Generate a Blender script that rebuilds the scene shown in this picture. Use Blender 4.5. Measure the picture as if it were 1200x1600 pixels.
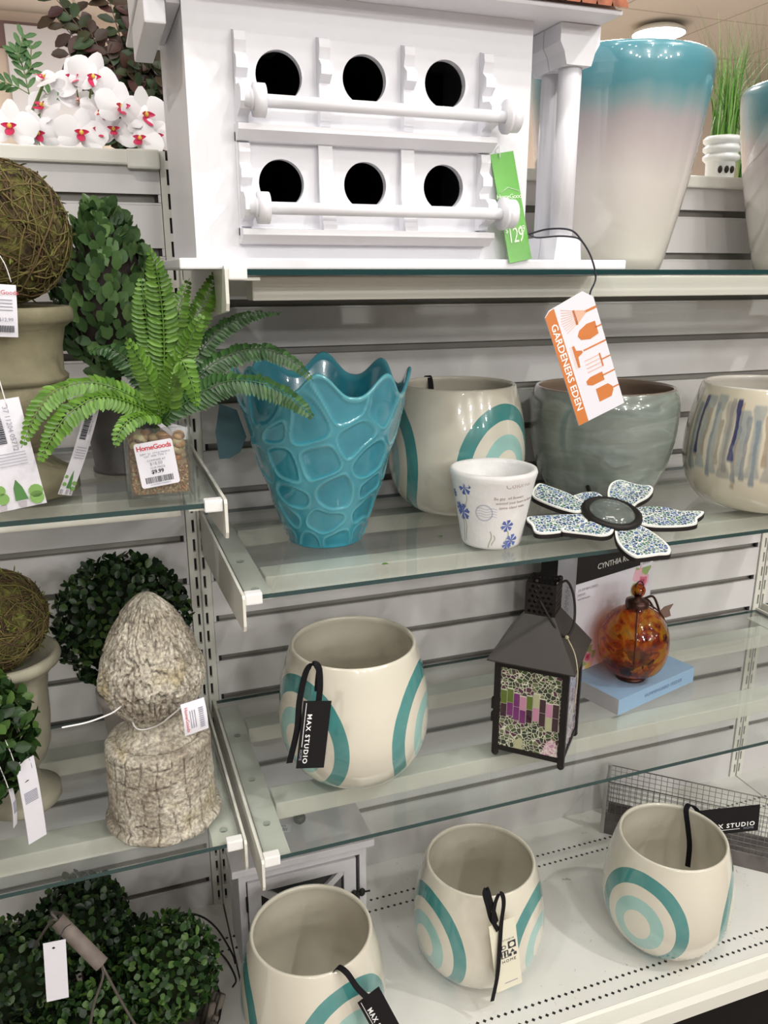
import bpy, bmesh, math, random
from math import sin, cos, pi, radians as rad, sqrt, atan2, hypot
from mathutils import Vector, Matrix, noise

# ------------------------------------------------------------ clean scene
for o in list(bpy.data.objects): bpy.data.objects.remove(o)
C = bpy.context.scene.collection
S = bpy.context.scene

# ------------------------------------------------------------ camera
cam_d = bpy.data.cameras.new('camera'); cam = bpy.data.objects.new('camera', cam_d); C.objects.link(cam)
YAW, PITCH, ROLL, FPX = .3413, -.28551, -.00149, 1265.73
fw = Vector((sin(YAW)*cos(PITCH), cos(YAW)*cos(PITCH), sin(PITCH)))
rt = Vector((cos(YAW), -sin(YAW), 0)); up = rt.cross(fw)
r2 = cos(ROLL)*rt + sin(ROLL)*up; u2 = -sin(ROLL)*rt + cos(ROLL)*up
cam.matrix_world = Matrix.Translation((-.13818, -1.32792, .01635)) @ Matrix((r2, u2, -fw)).transposed().to_4x4()
cam_d.sensor_fit = 'VERTICAL'; cam_d.sensor_height = 32.0; cam_d.lens = FPX/1600*32.0
cam_d.clip_start = .02; cam_d.clip_end = 60
S.camera = cam

# ------------------------------------------------------------ view + world + lights
S.view_settings.view_transform = 'Standard'; S.view_settings.look = 'None'
S.view_settings.exposure = -0.42; S.view_settings.gamma = 1.0; S.view_settings.use_curve_mapping = False
W = bpy.data.worlds.new('store_ambient'); S.world = W; W.use_nodes = True
bg = W.node_tree.nodes['Background']; bg.inputs[0].default_value = (.98, .96, .97, 1); bg.inputs[1].default_value = .13

def spot(name, loc, target, energy, size=.06, angle=70, color=(1, .97, .92)):
    d = bpy.data.lights.new(name, 'SPOT'); d.energy = energy; d.shadow_soft_size = size
    d.spot_size = rad(angle); d.spot_blend = .6; d.color = color
    o = bpy.data.objects.new(name, d); C.objects.link(o); o.location = loc
    o.rotation_euler = (Vector(target)-Vector(loc)).to_track_quat('-Z', 'Y').to_euler()
    return o
def area(name, loc, sx, sy, energy, color=(1, .98, .95), target=None):
    d = bpy.data.lights.new(name, 'AREA'); d.shape = 'RECTANGLE'; d.size = sx; d.size_y = sy; d.energy = energy; d.color = color
    o = bpy.data.objects.new(name, d); C.objects.link(o); o.location = loc
    if target: o.rotation_euler = (Vector(target)-Vector(loc)).to_track_quat('-Z', 'Y').to_euler()
    return o
spot('track_spot', (2.1, -1.9, 2.2), (.75, -.3, -.8), 175, .05, 60)
spot('track_spot', (.9, -2.3, 2.2), (.4, -.3, -.4), 62, .07, 60)
spot('track_spot', (-1.5, -1.5, 2.2), (-.14, -.2, .2), 120, .07, 30)
for i in range(4):
    for j in range(3):
        area('ceiling_downlight', (-2.1+1.5*i, -4.3+1.35*j, 2.3), .12, .12, 8)
for i in range(4):          # the lamp rows running on into the store behind the viewer
    for j in range(3):
        area('far_downlight', (-2.0+2.4*i, -6.5-3.0*j, 2.2), .26, .26, 42, target=(.3, 0, -.3))
area('ceiling_fill', (.6, -.9, 2.34), 1.2, .3, 16)
area('ceiling_fill', (-.3, 4.2, 2.34), 1.2, .6, 380)  # added fill lights, out of view, brightening the store behind the shelves
area('ceiling_fill', (4.0, 3.6, 2.30), 1.2, .6, 330)
area('ceiling_fill', (1.8, 2.6, 2.30), 1.2, .6, 60)

# ------------------------------------------------------------ materials
MATS = {}
def nt(name):
    m = bpy.data.materials.new(name); m.use_nodes = True; t = m.node_tree
    b = t.nodes['Principled BSDF']; MATS[name] = m
    return m, t, b
def N(t, typ, **kw):
    n = t.nodes.new(typ)
    for k_, v in kw.items():
        if k_ == 'ins':
            for a, val in v.items(): n.inputs[a].default_value = val
        else: setattr(n, k_, v)
    return n
def c4(c): return (c[0], c[1], c[2], 1)
def mat(name, col, rough=.5, metal=0, coat=0, var=0, vscale=20, bump=0, bscale=60, spec=.5):
    if name in MATS: return MATS[name]
    m, t, b = nt(name)
    b.inputs['Base Color'].default_value = c4(col); b.inputs['Roughness'].default_value = rough
    b.inputs['Metallic'].default_value = metal; b.inputs['Coat Weight'].default_value = coat
    b.inputs['Coat Roughness'].default_value = .015; b.inputs['Specular IOR Level'].default_value = spec
    tc = N(t, 'ShaderNodeTexCoord')
    if var:
        nz = N(t, 'ShaderNodeTexNoise', ins={'Scale': vscale, 'Detail': 5}); t.links.new(tc.outputs['Object'], nz.inputs['Vector'])
        r = N(t, 'ShaderNodeValToRGB'); t.links.new(nz.outputs['Fac'], r.inputs[0])
        r.color_ramp.elements[0].position = .3; r.color_ramp.elements[1].position = .7
        r.color_ramp.elements[0].color = c4([x*(1-var) for x in col]); r.color_ramp.elements[1].color = c4([min(1, x*(1+var)) for x in col])
        t.links.new(r.outputs[0], b.inputs['Base Color'])
    if bump:
        nz = N(t, 'ShaderNodeTexNoise', ins={'Scale': bscale, 'Detail': 6}); t.links.new(tc.outputs['Object'], nz.inputs['Vector'])
        bp = N(t, 'ShaderNodeBump', ins={'Strength': bump, 'Distance': .003}); t.links.new(nz.outputs['Fac'], bp.inputs['Height'])
        t.links.new(bp.outputs[0], b.inputs['Normal'])
    return m
def ramp(t, stops, interp='LINEAR'):
    r = N(t, 'ShaderNodeValToRGB'); cr = r.color_ramp; cr.interpolation = interp
    while len(cr.elements) < len(stops): cr.elements.new(.5)
    for e, (p, c) in zip(cr.elements, stops): e.position = p; e.color = c4(c)
    return r
def M2(t, op, a, b=None, c=None):
    n = N(t, 'ShaderNodeMath', operation=op)
    for i, v in enumerate((a, b, c)):
        if v is None: continue
        if isinstance(v, (int, float)): n.inputs[i].default_value = v
        else: t.links.new(v, n.inputs[i])
    return n.outputs[0]
def MIX(t, fac, a, b):
    n = N(t, 'ShaderNodeMix', data_type='RGBA')
    for i, v in ((0, fac), (6, a), (7, b)):
        if isinstance(v, (int, float)): n.inputs[i].default_value = v
        elif isinstance(v, tuple): n.inputs[i].default_value = c4(v)
        else: t.links.new(v, n.inputs[i])
    return n.outputs[2]
def OBJ(t): 
    tc = N(t, 'ShaderNodeTexCoord'); return tc.outputs['Object']
def XYZ(t, v):
    s = N(t, 'ShaderNodeSeparateXYZ'); t.links.new(v, s.inputs[0]); return s.outputs
def NOISE(t, v, scale, detail=3, dist=0):
    n = N(t, 'ShaderNodeTexNoise', ins={'Scale': scale, 'Detail': detail, 'Distortion': dist}); t.links.new(v, n.inputs['Vector']); return n.outputs['Fac']
def BUMP(t, b, h, strength=.3, dist=.002):
    bp = N(t, 'ShaderNodeBump', ins={'Strength': strength, 'Distance': dist}); t.links.new(h, bp.inputs['Height']); t.links.new(bp.outputs[0], b.inputs['Normal'])

def leafmat(name, cols, rough=.45, spec=.4):
    m, t, b = nt(name)
    g = N(t, 'ShaderNodeNewGeometry'); n = len(cols)
    r = ramp(t, [(i/(n-1), c) for i, c in enumerate(cols)]); t.links.new(g.outputs['Random Per Island'], r.inputs[0])
    t.links.new(r.outputs[0], b.inputs['Base Color']); b.inputs['Roughness'].default_value = rough
    b.inputs['Specular IOR Level'].default_value = spec
    return m

slat = mat('slat_laminate', (.66, .64, .635), .32, var=.03, vscale=3)
metal_w = mat('painted_metal', (.74, .73, .66), .35)
plastic_w = mat('white_plastic', (.86, .86, .85), .3)
house_w = mat('white_paint', (.84, .84, .88), .42, var=.02, vscale=8)
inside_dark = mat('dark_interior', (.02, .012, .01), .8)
black = mat('black_card', (.008, .007, .008), .6, spec=.2)
ribbonm = mat('black_ribbon', (.006, .005, .007), .7, spec=.2)
paper = mat('white_paper', (.76, .75, .81), .5)
cream_paper = mat('cream_paper', (.80, .77, .62), .5)
ink = mat('black_ink', (.03, .03, .04), .6)
greyink = mat('grey_ink', (.30, .30, .36), .6)
redink = mat('red_ink', (.55, .05, .07), .6)
whiteink = mat('white_ink', (.9, .9, .9), .5)
orangeink = mat('orange_ink', (.60, .19, .045), .45)
pinkink = mat('pale_orange_ink', (.80, .45, .33), .45)
greenplastic = mat('green_price_card', (.10, .40, .035), .22, coat=.4, var=.15, vscale=25)
blackmetal = mat('black_metal', (.016, .013, .012), .5, metal=.2, var=.2, spec=.3)
cord_m = mat('dark_cord', (.02, .02, .035), .6)
dark_slot = mat('dark_slot', (.015, .015, .018), .8)

def glassy(name, tint, fac_diff=.05, diff=(.6, .65, .62), rough=.02, ior=1.5):
    m, t, b = nt(name); t.nodes.remove(b); out = t.nodes['Material Output']
    tr = N(t, 'ShaderNodeBsdfTransparent'); tr.inputs[0].default_value = c4(tint)
    gl = N(t, 'ShaderNodeBsdfGlossy'); gl.inputs['Roughness'].default_value = rough
    df = N(t, 'ShaderNodeBsdfDiffuse'); df.inputs[0].default_value = c4(diff)
    lw_ = N(t, 'ShaderNodeLayerWeight', ins={'Blend': .5}); f5 = M2(t, 'POWER', lw_.outputs['Facing'], 5.0); fr = M2(t, 'ADD', M2(t, 'MULTIPLY', f5, .95), .04)
    m1 = N(t, 'ShaderNodeMixShader'); m1.inputs[0].default_value = fac_diff
    t.links.new(tr.outputs[0], m1.inputs[1]); t.links.new(df.outputs[0], m1.inputs[2])
    m2 = N(t, 'ShaderNodeMixShader'); t.links.new(fr, m2.inputs[0]); t.links.new(m1.outputs[0], m2.inputs[1]); t.links.new(gl.outputs[0], m2.inputs[2])
    t.links.new(m2.outputs[0], out.inputs[0]); return m
glass = glassy('shelf_glass', (.93, .95, .94), .045, (.60, .61, .59))
glass_edge = mat('glass_cut_edge', (.012, .045, .045), .12, coat=.5)
glass_clear = glassy('clear_glass', (.95, .97, .96), .02)

# ------------------------------------------------------------ mesh helpers
class MB:
    def __init__(s): s.v = []; s.f = []; s.m = []; s.sm = []
    def add(s, vs, fs, mi=0, smooth=False, mx=None):
        k0 = len(s.v)
        s.v += [tuple(mx @ Vector(p)) if mx else tuple(p) for p in vs]
        for f_ in fs: s.f.append([k0+i for i in f_]); s.m.append(mi); s.sm.append(smooth)
        return s
    def box(s, a, b, mi=0, mx=None):
        x0, y0, z0 = a; x1, y1, z1 = b
        vs = [(x0,y0,z0),(x1,y0,z0),(x1,y1,z0),(x0,y1,z0),(x0,y0,z1),(x1,y0,z1),(x1,y1,z1),(x0,y1,z1)]
        return s.add(vs, [(0,3,2,1),(4,5,6,7),(0,1,5,4),(1,2,6,5),(2,3,7,6),(3,0,4,7)], mi, False, mx)
    def bbox(s, a, b, r=.002, mi=0, mx=None):   # bevelled box
        bm = bmesh.new(); bmesh.ops.create_cube(bm, size=1)
        for v in bm.verts: v.co = Vector([(a[i]+b[i])/2 + v.co[i]*(b[i]-a[i]) for i in range(3)])
        bmesh.ops.bevel(bm, geom=list(bm.edges), offset=min(r, .49*min(b[i]-a[i] for i in range(3))), segments=2, affect='EDGES', profile=.6)
        vs = [v.co.copy() for v in bm.verts]; fs = [[v.index for v in f_.verts] for f_ in bm.faces]; bm.free()
        return s.add(vs, fs, mi, False, mx)
    def prism(s, poly, axis, a0, a1, mi=0, mx=None):  # poly of 2D points extruded along axis
        n = len(poly)
        def P(p, a): return {'x': (a, p[0], p[1]), 'y': (p[0], a, p[1]), 'z': (p[0], p[1], a)}[axis]
        vs = [P(p, a0) for p in poly]+[P(p, a1) for p in poly]
        fs = [tuple(range(n))[::-1], tuple(range(n, 2*n))]+[(i, (i+1) % n, n+(i+1) % n, n+i) for i in range(n)]
        return s.add(vs, fs, mi, False, mx)
    def lathe(s, prof, n=48, mi=0, mx=None, cap=True, smooth=True, rf=None):
        vs = []; fs = []
        for k_, (r, z) in enumerate(prof):
            for i in range(n):
                a = 2*pi*i/n; rr, zz = (rf(r, z, a, k_) if rf else (r, z))
                vs.append((rr*cos(a), rr*sin(a), zz))
        for k_ in range(len(prof)-1):
            for i in range(n):
                j = (i+1) % n; fs.append((k_*n+i, k_*n+j, (k_+1)*n+j, (k_+1)*n+i))
        if cap:
            fs.append(tuple(range(n))[::-1]); fs.append(tuple((len(prof)-1)*n+i for i in range(n)))
        return s.add(vs, fs, mi, smooth, mx)
    def tube(s, pts, r, n=8, mi=0, closed=False, mx=None):
        pts = [Vector(p) for p in pts]; vs = []; fs = []; m = len(pts); up_ = Vector((0, 0, 1)); prev = None
        for i, p in enumerate(pts):
            if closed: t_ = pts[(i+1) % m]-pts[i-1]
            else: t_ = pts[min(i+1, m-1)]-pts[max(i-1, 0)]
            if t_.length < 1e-9: t_ = Vector((0, 0, 1))
            t_.normalize()
            if prev is None:
                a = t_.cross(up_)
                if a.length < .05: a = t_.cross(Vector((1, 0, 0)))
            else: a = prev - t_*prev.dot(t_)
            a.normalize(); prev = a; b_ = t_.cross(a); rr = r(i/(m-1)) if callable(r) else r
            for q in range(n): vs.append(p + a*rr*cos(2*pi*q/n) + b_*rr*sin(2*pi*q/n))
        K = m if closed else m-1
        for i in range(K):
            for q in range(n): i2 = (i+1) % m; fs.append((i*n+q, i*n+(q+1) % n, i2*n+(q+1) % n, i2*n+q))
        if not closed: fs.append(tuple(range(n))[::-1]); fs.append(tuple((m-1)*n+q for q in range(n)))
        return s.add(vs, fs, mi, True, mx)
    def ribbon(s, pts, w, th, side, mi=0):   # flat strip, side = width direction
        side = Vector(side).normalized(); pts = [Vector(p) for p in pts]; vs = []; fs = []; m = len(pts)
        for i, p in enumerate(pts):
            t_ = (pts[min(i+1, m-1)]-pts[max(i-1, 0)]).normalized(); sd = (side-t_*side.dot(t_)).normalized(); nn = t_.cross(sd)
            for a, b_ in ((-1,-1),(1,-1),(1,1),(-1,1)): vs.append(p+sd*a*w/2+nn*b_*th/2)
        for i in range(m-1):
            for q in range(4): fs.append((i*4+q, i*4+(q+1) % 4, i*4+4+(q+1) % 4, i*4+4+q))
        fs.append((3,2,1,0)); fs.append(tuple((m-1)*4+q for q in range(4)))
        return s.add(vs, fs, mi, False)
    def sphere(s, c, r, nu=20, nv=12, mi=0, sc=(1,1,1), fn=None):
        vs = []; fs = []
        for j in range(nv+1):
            ph = pi*j/nv
            for i in range(nu):
                th = 2*pi*i/nu; d = Vector((sin(ph)*cos(th), sin(ph)*sin(th), cos(ph)))
                rr = r*(fn(d) if fn else 1)
                vs.append((c[0]+d.x*rr*sc[0], c[1]+d.y*rr*sc[1], c[2]+d.z*rr*sc[2]))
        for j in range(nv):
            for i in range(nu): fs.append((j*nu+i, (j+1)*nu+i, (j+1)*nu+(i+1) % nu, j*nu+(i+1) % nu))
        return s.add(vs, fs, mi, True)
    def ico(s, c, r, sub=1, sc=(1,1,1), rot=None, mi=0, jit=0, rng=None):
        bm = bmesh.new(); bmesh.ops.create_icosphere(bm, subdivisions=sub, radius=r); vs = []
        for v in bm.verts:
            p = Vector((v.co.x*sc[0], v.co.y*sc[1], v.co.z*sc[2]))*(1+(rng.uniform(-jit, jit) if jit else 0))
            if rot: p = rot @ p
            vs.append(p+Vector(c))
        fs = [[v.index for v in f_.verts] for f_ in bm.faces]; bm.free(); return s.add(vs, fs, mi, True)
    def mesh(s, name):
        me = bpy.data.meshes.new(name); me.from_pydata(s.v, [], s.f); me.validate()
        if len(me.polygons) == len(s.m):
            me.polygons.foreach_set('material_index', s.m); me.polygons.foreach_set('use_smooth', s.sm)
        else:
            for p in me.polygons: p.use_smooth = any(s.sm)
        me.update(); return me
    def build(s, name, mats, parent=None, loc=None, mx=None):
        me = s.mesh(name)
        for m_ in (mats if isinstance(mats, (list, tuple)) else [mats]): me.materials.append(m_)
        o = bpy.data.objects.new(name, me); C.objects.link(o)
        if parent: o.parent = parent
        if loc: o.location = loc
        if mx: o.matrix_local = mx
        return o
def tag(o, label=None, cat=None, group=None, kind=None):
    if label: o['label'] = label
    if cat: o['category'] = cat
    if group: o['group'] = group
    if kind: o['kind'] = kind
    return o
def empty(name, loc=(0, 0, 0), label=None, cat=None, group=None, rz=0):
    o = bpy.data.objects.new(name, None); o.empty_display_size = .02; C.objects.link(o); o.location = loc; o.rotation_euler = (0, 0, rz)
    return tag(o, label, cat, group)
def curve_mesh(splines, ext):   # filled 2D shapes with holes, extruded, in XY plane
    cd = bpy.data.curves.new('tmp', 'CURVE'); cd.dimensions = '2D'; cd.fill_mode = 'BOTH'; cd.extrude = ext
    for sp in splines:
        s_ = cd.splines.new('POLY'); s_.points.add(len(sp)-1)
        for p, q in zip(s_.points, sp): p.co = (q[0], q[1], 0, 1)
        s_.use_cyclic_u = True
    o = bpy.data.objects.new('tmp', cd); me = bpy.data.meshes.new_from_object(o)
    vs = [v.co.copy() for v in me.vertices]; fs = [tuple(p.vertices) for p in me.polygons]
    bpy.data.objects.remove(o); bpy.data.meshes.remove(me); return vs, fs
FONT = None
def text_geo(txt, size, ext=.0002, align='CENTER', spacing=1.0, bold=0.0):
    cd = bpy.data.curves.new('tmp', 'FONT'); cd.body = txt; cd.size = size; cd.extrude = ext; cd.align_x = align; cd.align_y = 'CENTER'
    cd.space_character = spacing; cd.offset = bold*size; cd.resolution_u = 2
    o = bpy.data.objects.new('tmp', cd); me = bpy.data.meshes.new_from_object(o)
    vs = [v.co.copy() for v in me.vertices]; fs = [tuple(p.vertices) for p in me.polygons]
    bpy.data.objects.remove(o); bpy.data.meshes.remove(me); return vs, fs
def add_text(mb, txt, size, x, y, mi=0, ang=0, ext=.0002, z=0, align='CENTER', spacing=1.0, bold=0.0, sx=1.0):
    vs, fs = text_geo(txt, size, ext, align, spacing, bold)
    ca, sa = cos(ang), sin(ang)
    mb.add([(x+ca*v.x*sx-sa*v.y, y+sa*v.x*sx+ca*v.y, z+v.z) for v in vs], fs, mi)
def frame_mx(TL, TR, BL):   # local x to the right, local y up, origin at top-left, z toward the viewer
    TL, TR, BL = Vector(TL), Vector(TR), Vector(BL)
    y = (TL-BL).normalized(); x = TR-TL; x = (x-y*x.dot(y)).normalized(); z = x.cross(y)
    return Matrix.Translation(TL) @ Matrix((x, y, z)).transposed().to_4x4(), (TR-TL).length, (TL-BL).length
def crv(pts, n=8):   # catmull-rom
    P = [Vector(p) for p in pts]; P = [2*P[0]-P[1]]+P+[2*P[-1]-P[-2]]; o = []
    for i in range(1, len(P)-2):
        for k_ in range(n):
            t_ = k_/n; a, b, c, d = P[i-1:i+3]
            o.append(.5*((2*b)+(c-a)*t_+(2*a-5*b+4*c-d)*t_*t_+(3*b-a-3*c+d)*t_**3))
    o.append(P[-2]); return o

# ------------------------------------------------------------ levels
Z1, Z2, Z3, ZL3, ZB, ZT = -.240, -.363, -.716, -.711, -1.155, .0216
XR = 1.238; PITCHZ = .0762; G0 = .1255; WTOP = .19
D = .40

# ============================================================ SETTING
def struct(name, mb, m, kind='structure'):
    o = mb.build(name, m); o['kind'] = kind; return o
floor_m = mat('store_floor', (.42, .37, .33), .4, var=.2, vscale=4)
struct('floor', MB().box((-14, -20, -1.42), (18, 8.2, -1.34)), floor_m)
cm, t, b = nt('ceiling_tiles'); v = XYZ(t, OBJ(t))
fx = M2(t, 'FRACT', M2(t, 'MULTIPLY', v[0], 1/1.2)); fy = M2(t, 'FRACT', M2(t, 'MULTIPLY', v[1], 1/1.2))
ln = M2(t, 'MAXIMUM', M2(t, 'LESS_THAN', fx, .02), M2(t, 'LESS_THAN', fy, .02))
t.links.new(MIX(t, ln, (.78, .72, .64), (.55, .48, .42)), b.inputs['Base Color']); b.inputs['Roughness'].default_value = .8
struct('ceiling', MB().box((-14, -20, 2.4), (18, 8.2, 2.5)), cm)
wallm = mat('beige_wall', (.72, .60, .50), .8, var=.04, vscale=1)
struct('wall_back', MB().box((-14, 8, -1.34), (18, 8.2, 2.4)), wallm)
struct('trim_1', MB().box((-2.9, 7.93, 2.08), (-.02, 8, 2.30)), mat('dark_sign_band', (.20, .13, .12), .7))
struct('trim_2', MB().bbox((-.62, 7.90, -1.34), (.16, 7.99, 2.27), .01), mat('pale_panel', (.66, .64, .66), .5))

# ---- gondola back wall: slat panels
def slat_panel(x0, x1, label, zmin_groove=-1.06, back=False):
    prof = []; z = WTOP-.0
    prof.append((.0, WTOP))
    k_ = 0
    while G0-k_*PITCHZ > zmin_groove:
        g = G0-k_*PITCHZ
        prof += [(0, g+.0052), (.0022, g+.0058), (.0022, g+.0095), (.0130, g+.0095), (.0130, g-.0066), (.0022, g-.0066), (-.0006, g-.0075), (-.0006, g-.0095), (0, g-.0098)]
        k_ += 1
    prof += [(0, ZB), (.02, ZB), (.02, WTOP)]
    mb = MB(); n = len(prof)
    vs = [(x0, y, z) for y, z in prof]+[(x1, y, z) for y, z in prof]
    fs = [(i, (i+1) % n, n+(i+1) % n, n+i) for i in range(n)]
    mb.add(vs, fs); mb.m = [2 if (prof[i][0] > .0021 and prof[(i+1) % n][0] > .0021 and prof[i][0] < .015 and prof[(i+1) % n][0] < .015) else 0 for i in range(n)]
    mb.box((x0, .02, ZB), (x1, .045, WTOP))
    # end plugs closing the grooves
    for j in range(k_):
        g = G0-j*PITCHZ
        mb.box((x0, .0006, g-.0062), (x0+.004, .0128, g+.0050), 0); mb.box((x1-.004, .0006, g-.0062), (x1, .0128, g+.0050), 0)
        mb.box((x0+.004, .003, g-.006), (x0+.009, .0083, g+.0050), 1); mb.box((x1-.009, .003, g-.006), (x1-.004, .0083, g+.0050), 1)
    r = empty('slat_panel', (0, 0, 0), label, 'shelving panel')
    mb.build('panel_face', [slat, dark_slot, mat('grey_groove_insert', (.30, .285, .26), .45)], r)
    c_ = MB(); c_.bbox((x0-.001, -.010, WTOP-.021), (x1+.001, .05, WTOP), .003)
    c_.bbox((x1-.045, -.013, WTOP-.026), (x1+.001, .052, WTOP+.001), .003)
    c_.build('top_cap', metal_w, r)
    return r
slat_panel(-1.22, -.0185, 'left grey slatted back panel behind the topiaries and urns', -1.12)
slat_panel(.0185, XR-.0185, 'wide centre slatted back panel behind the teal ringed pots')
slat_panel(XR+.0185, 2.46, 'right-hand slatted back panel past the far slotted upright')

def upright(x, label):
    mb = MB(); w = .0175; z0, z1 = ZB, WTOP
    for a, b_ in ((-w, -.0088), (-.0046, .0046), (.0088, w)): mb.box((a, -.004, z0), (b_, .03, z1), 0)
    p = PITCHZ/2.25; z = z0
    while z < z1:
        for a, b_ in ((-.0088, -.0046), (.0046, .0088)):
            mb.box((a, -.004, z), (b_, .004, min(z+p*.34, z1)), 0)
        z += p
    mb.box((-.0095, .004, z0), (.0095, .03, z1), 1)
    mb.box((-.0012, -.0055, z0), (.0012, -.003, z1), 2)
    o = mb.build('slotted_upright', [metal_w, dark_slot, mat('grey_seam', (.35, .35, .33), .5)], None, (x, 0, 0))
    return tag(o, label, 'upright')
upright(0, 'slotted white upright beside the stone finial, left of centre')
upright(XR, 'slotted white upright at the right edge beyond the glass feeder')

# ---- shelves
def shelf(x0, x1, z, d, label, th=.006, clipL=True, clipR=True, bars=True, group=None):
    r = empty('glass_shelf', ((x0+x1)/2, 0, z), label, 'shelf', group); cx = (x0+x1)/2; hw = (x1-x0)/2
    g = MB(); g.box((-hw+.004, -d, -th), (hw-.004, -.006, 0))
    me = g.build('glass_pane', [glass, glass_edge], r)
    for p in me.data.polygons:
        p.material_index = 0 if abs(p.normal.z) > .5 else 1
    for s_ in (-1, 1):
        xb = s_*(hw+.001)
        poly = [(-.004, .004), (-d-.006, .004), (-d-.009, .0), (-d-.009, -.036), (-d-.005, -.044), (-d+.0, -.045), (-.2, -.062), (-.004, -.075)]
        b_ = MB(); b_.prism(poly, 'x', xb-.0018, xb+.0018)
        for kk in range(2): b_.box((xb-.0018, -.004, -.02-kk*.04), (xb+.0018, .006, -.008-kk*.04))
        b_.build('bracket', metal_w, r)
        f_ = MB(); xa, xc = sorted((xb-s_*.004, xb-s_*.041)); f_.bbox((xa, -d+.012, -th-.006), (xc, -.02, -th-.002), .001)
        for yy in (-.12, -.25, -.36): f_.lathe([(.0055, -th-.0019), (.0055, -th-.0007), (.002, -th-.0004)], 12, 1, Matrix.Translation(((xa+xc)/2, yy, 0)))
        f_.build('side_rail', [metal_w, glass_clear], r)
        c_ = MB(); xa, xc = sorted((xb-s_*.0025, xb-s_*.024)); c_.bbox((xa, -d-.004, -.011), (xc, -d+.010, .004), .002); c_.build('clip', plastic_w, r)
    if bars:
        for y in (-.300, -.085):
            q = MB(); q.bbox((-hw+.043, y-.021, -th-.030), (hw-.043, y+.021, -th-.002), .002); q.build('crossbar', metal_w, r)
    return r
XA, XB_ = .0085, XR-.0085
shelf(XA, XB_, ZT, D, 'top glass shelf seen edge-on under the white birdhouse')
shelf(XA, XB_, Z2, D, 'middle glass shelf carrying the blue crown vase and metal flower')
shelf(XA, XB_, Z3, .440, 'lower glass shelf carrying the lantern and glass feeder')
shelf(-1.23, -.0085, Z1, D, 'upper left glass shelf under the fern and cone topiary')
shelf(-1.23, -.0085, ZL3, D, 'lower left glass shelf under the stone finial')
shelf(XR+.0085, 2.45, Z3+.01, D, 'glass shelf just entering at the right edge past the far upright')

# ---- base decks with perforation rows
dm, t, b = nt('deck_paint'); ov = OBJ(t); v = XYZ(t, ov)
px_ = M2(t, 'SUBTRACT', M2(t, 'FRACT', M2(t, 'MULTIPLY', v[0], 1/.0127)), .5); px_ = M2(t, 'MULTIPLY', px_, .0127)
hole = None
for y in (-.407, -.432, -.092, -.120):
    dy = M2(t, 'SUBTRACT', v[1], y); d_ = M2(t, 'ADD', M2(t, 'ABSOLUTE', px_), M2(t, 'ABSOLUTE', dy)); h_ = M2(t, 'LESS_THAN', d_, .0036)
    hole = h_ if hole is None else M2(t, 'MAXIMUM', hole, h_)
hole = M2(t, 'MULTIPLY', hole, M2(t, 'GREATER_THAN', v[2], .0005))
nz = NOISE(t, ov, 6, 6); base = ramp(t, [(.3, (.70, .69, .64)), (.7, (.76, .76, .73))]); t.links.new(nz, base.inputs[0])
sc = NOISE(t, ov, 60, 8, 1.5); spk = M2(t, 'GREATER_THAN', sc, .70)
t.links.new(MIX(t, hole, MIX(t, spk, base.outputs[0], (.45, .43, .40)), (.015, .015, .015)), b.inputs['Base Color']); b.inputs['Roughness'].default_value = .28
kick = mat('black_kick_plate', (.006, .005, .005), .6, spec=.15)
def deck(x0, x1, label):
    r = empty('base_deck', (x0, 0, ZB), label, 'base shelf'); w = x1-x0
    m = MB(); m.prism([(0, .001), (-.452, .001), (-.452, -.03), (0, -.03)], 'x', .0015, w-.0015); m.build('deck_plate', dm, r)
    l = MB(); l.prism([(-.4525, .001), (-.4565, -.004), (-.459, -.004), (-.478, -.006), (-.486, -.013), (-.486, -.04), (-.46, -.045), (-.4525, -.03)], 'x', .001, w-.001); l.build('front_lip', metal_w, r)
    k_ = MB(); k_.box((0, -.455, -.186), (w, -.43, -.046)); k_.build('kick_plate', kick, r)
deck(-1.22, 0, 'left base deck under the boxwood basket')
deck(0, XR, 'long white perforated base deck under the three ringed pots')
deck(XR, 2.47, 'base deck continuing past the right-hand upright')

# rear side of the gondola: shelf behind the wall carrying the orchids and grasses
bs = empty('rear_shelf', (0, 0, 0), 'pale shelf behind the slatted wall carrying orchids and grass', 'shelf')
MB().bbox((-1.22, .056, WTOP-.03), (2.46, .62, WTOP-.002), .003).build('shelf_board', metal_w, bs)
MB().box((-1.22, .60, -1.33), (2.46, .62, WTOP-.031)).build('rear_support', metal_w, bs)

# ============================================================ RINGED POTS
rp, t, b = nt('ringed_glaze'); ov = OBJ(t); v = XYZ(t, ov)
wob = M2(t, 'MULTIPLY', M2(t, 'SUBTRACT', NOISE(t, ov, 14, 2), .5), .006)
th = M2(t, 'ARCTAN2', v[1], v[0]); P3 = 2*pi/3
wr = N(t, 'ShaderNodeMath', operation='FLOORED_MODULO'); t.links.new(M2(t, 'ADD', th, P3/2+4*P3), wr.inputs[0]); wr.inputs[1].default_value = P3
md = M2(t, 'SUBTRACT', wr.outputs[0], P3/2)
sx_ = M2(t, 'MULTIPLY', md, .112/.87); sz_ = M2(t, 'SUBTRACT', v[2], .088)
dd = M2(t, 'ADD', M2(t, 'SQRT', M2(t, 'ADD', M2(t, 'MULTIPLY', sx_, sx_), M2(t, 'MULTIPLY', sz_, sz_))), wob)
dn = M2(t, 'MULTIPLY', dd, 8.0)
rr_ = ramp(t, [(0, (.70, .66, .55)), (.027*8, (.30, .55, .51)), (.052*8, (.70, .66, .55)), (.074*8, (.022, .235, .23)), (.100*8, (.70, .66, .55))], 'CONSTANT')
t.links.new(dn, rr_.inputs[0])
vr = NOISE(t, ov, 40, 4); br = MIX(t, M2(t, 'MULTIPLY', vr, .12), rr_.outputs[0], (.78, .76, .68))
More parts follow.
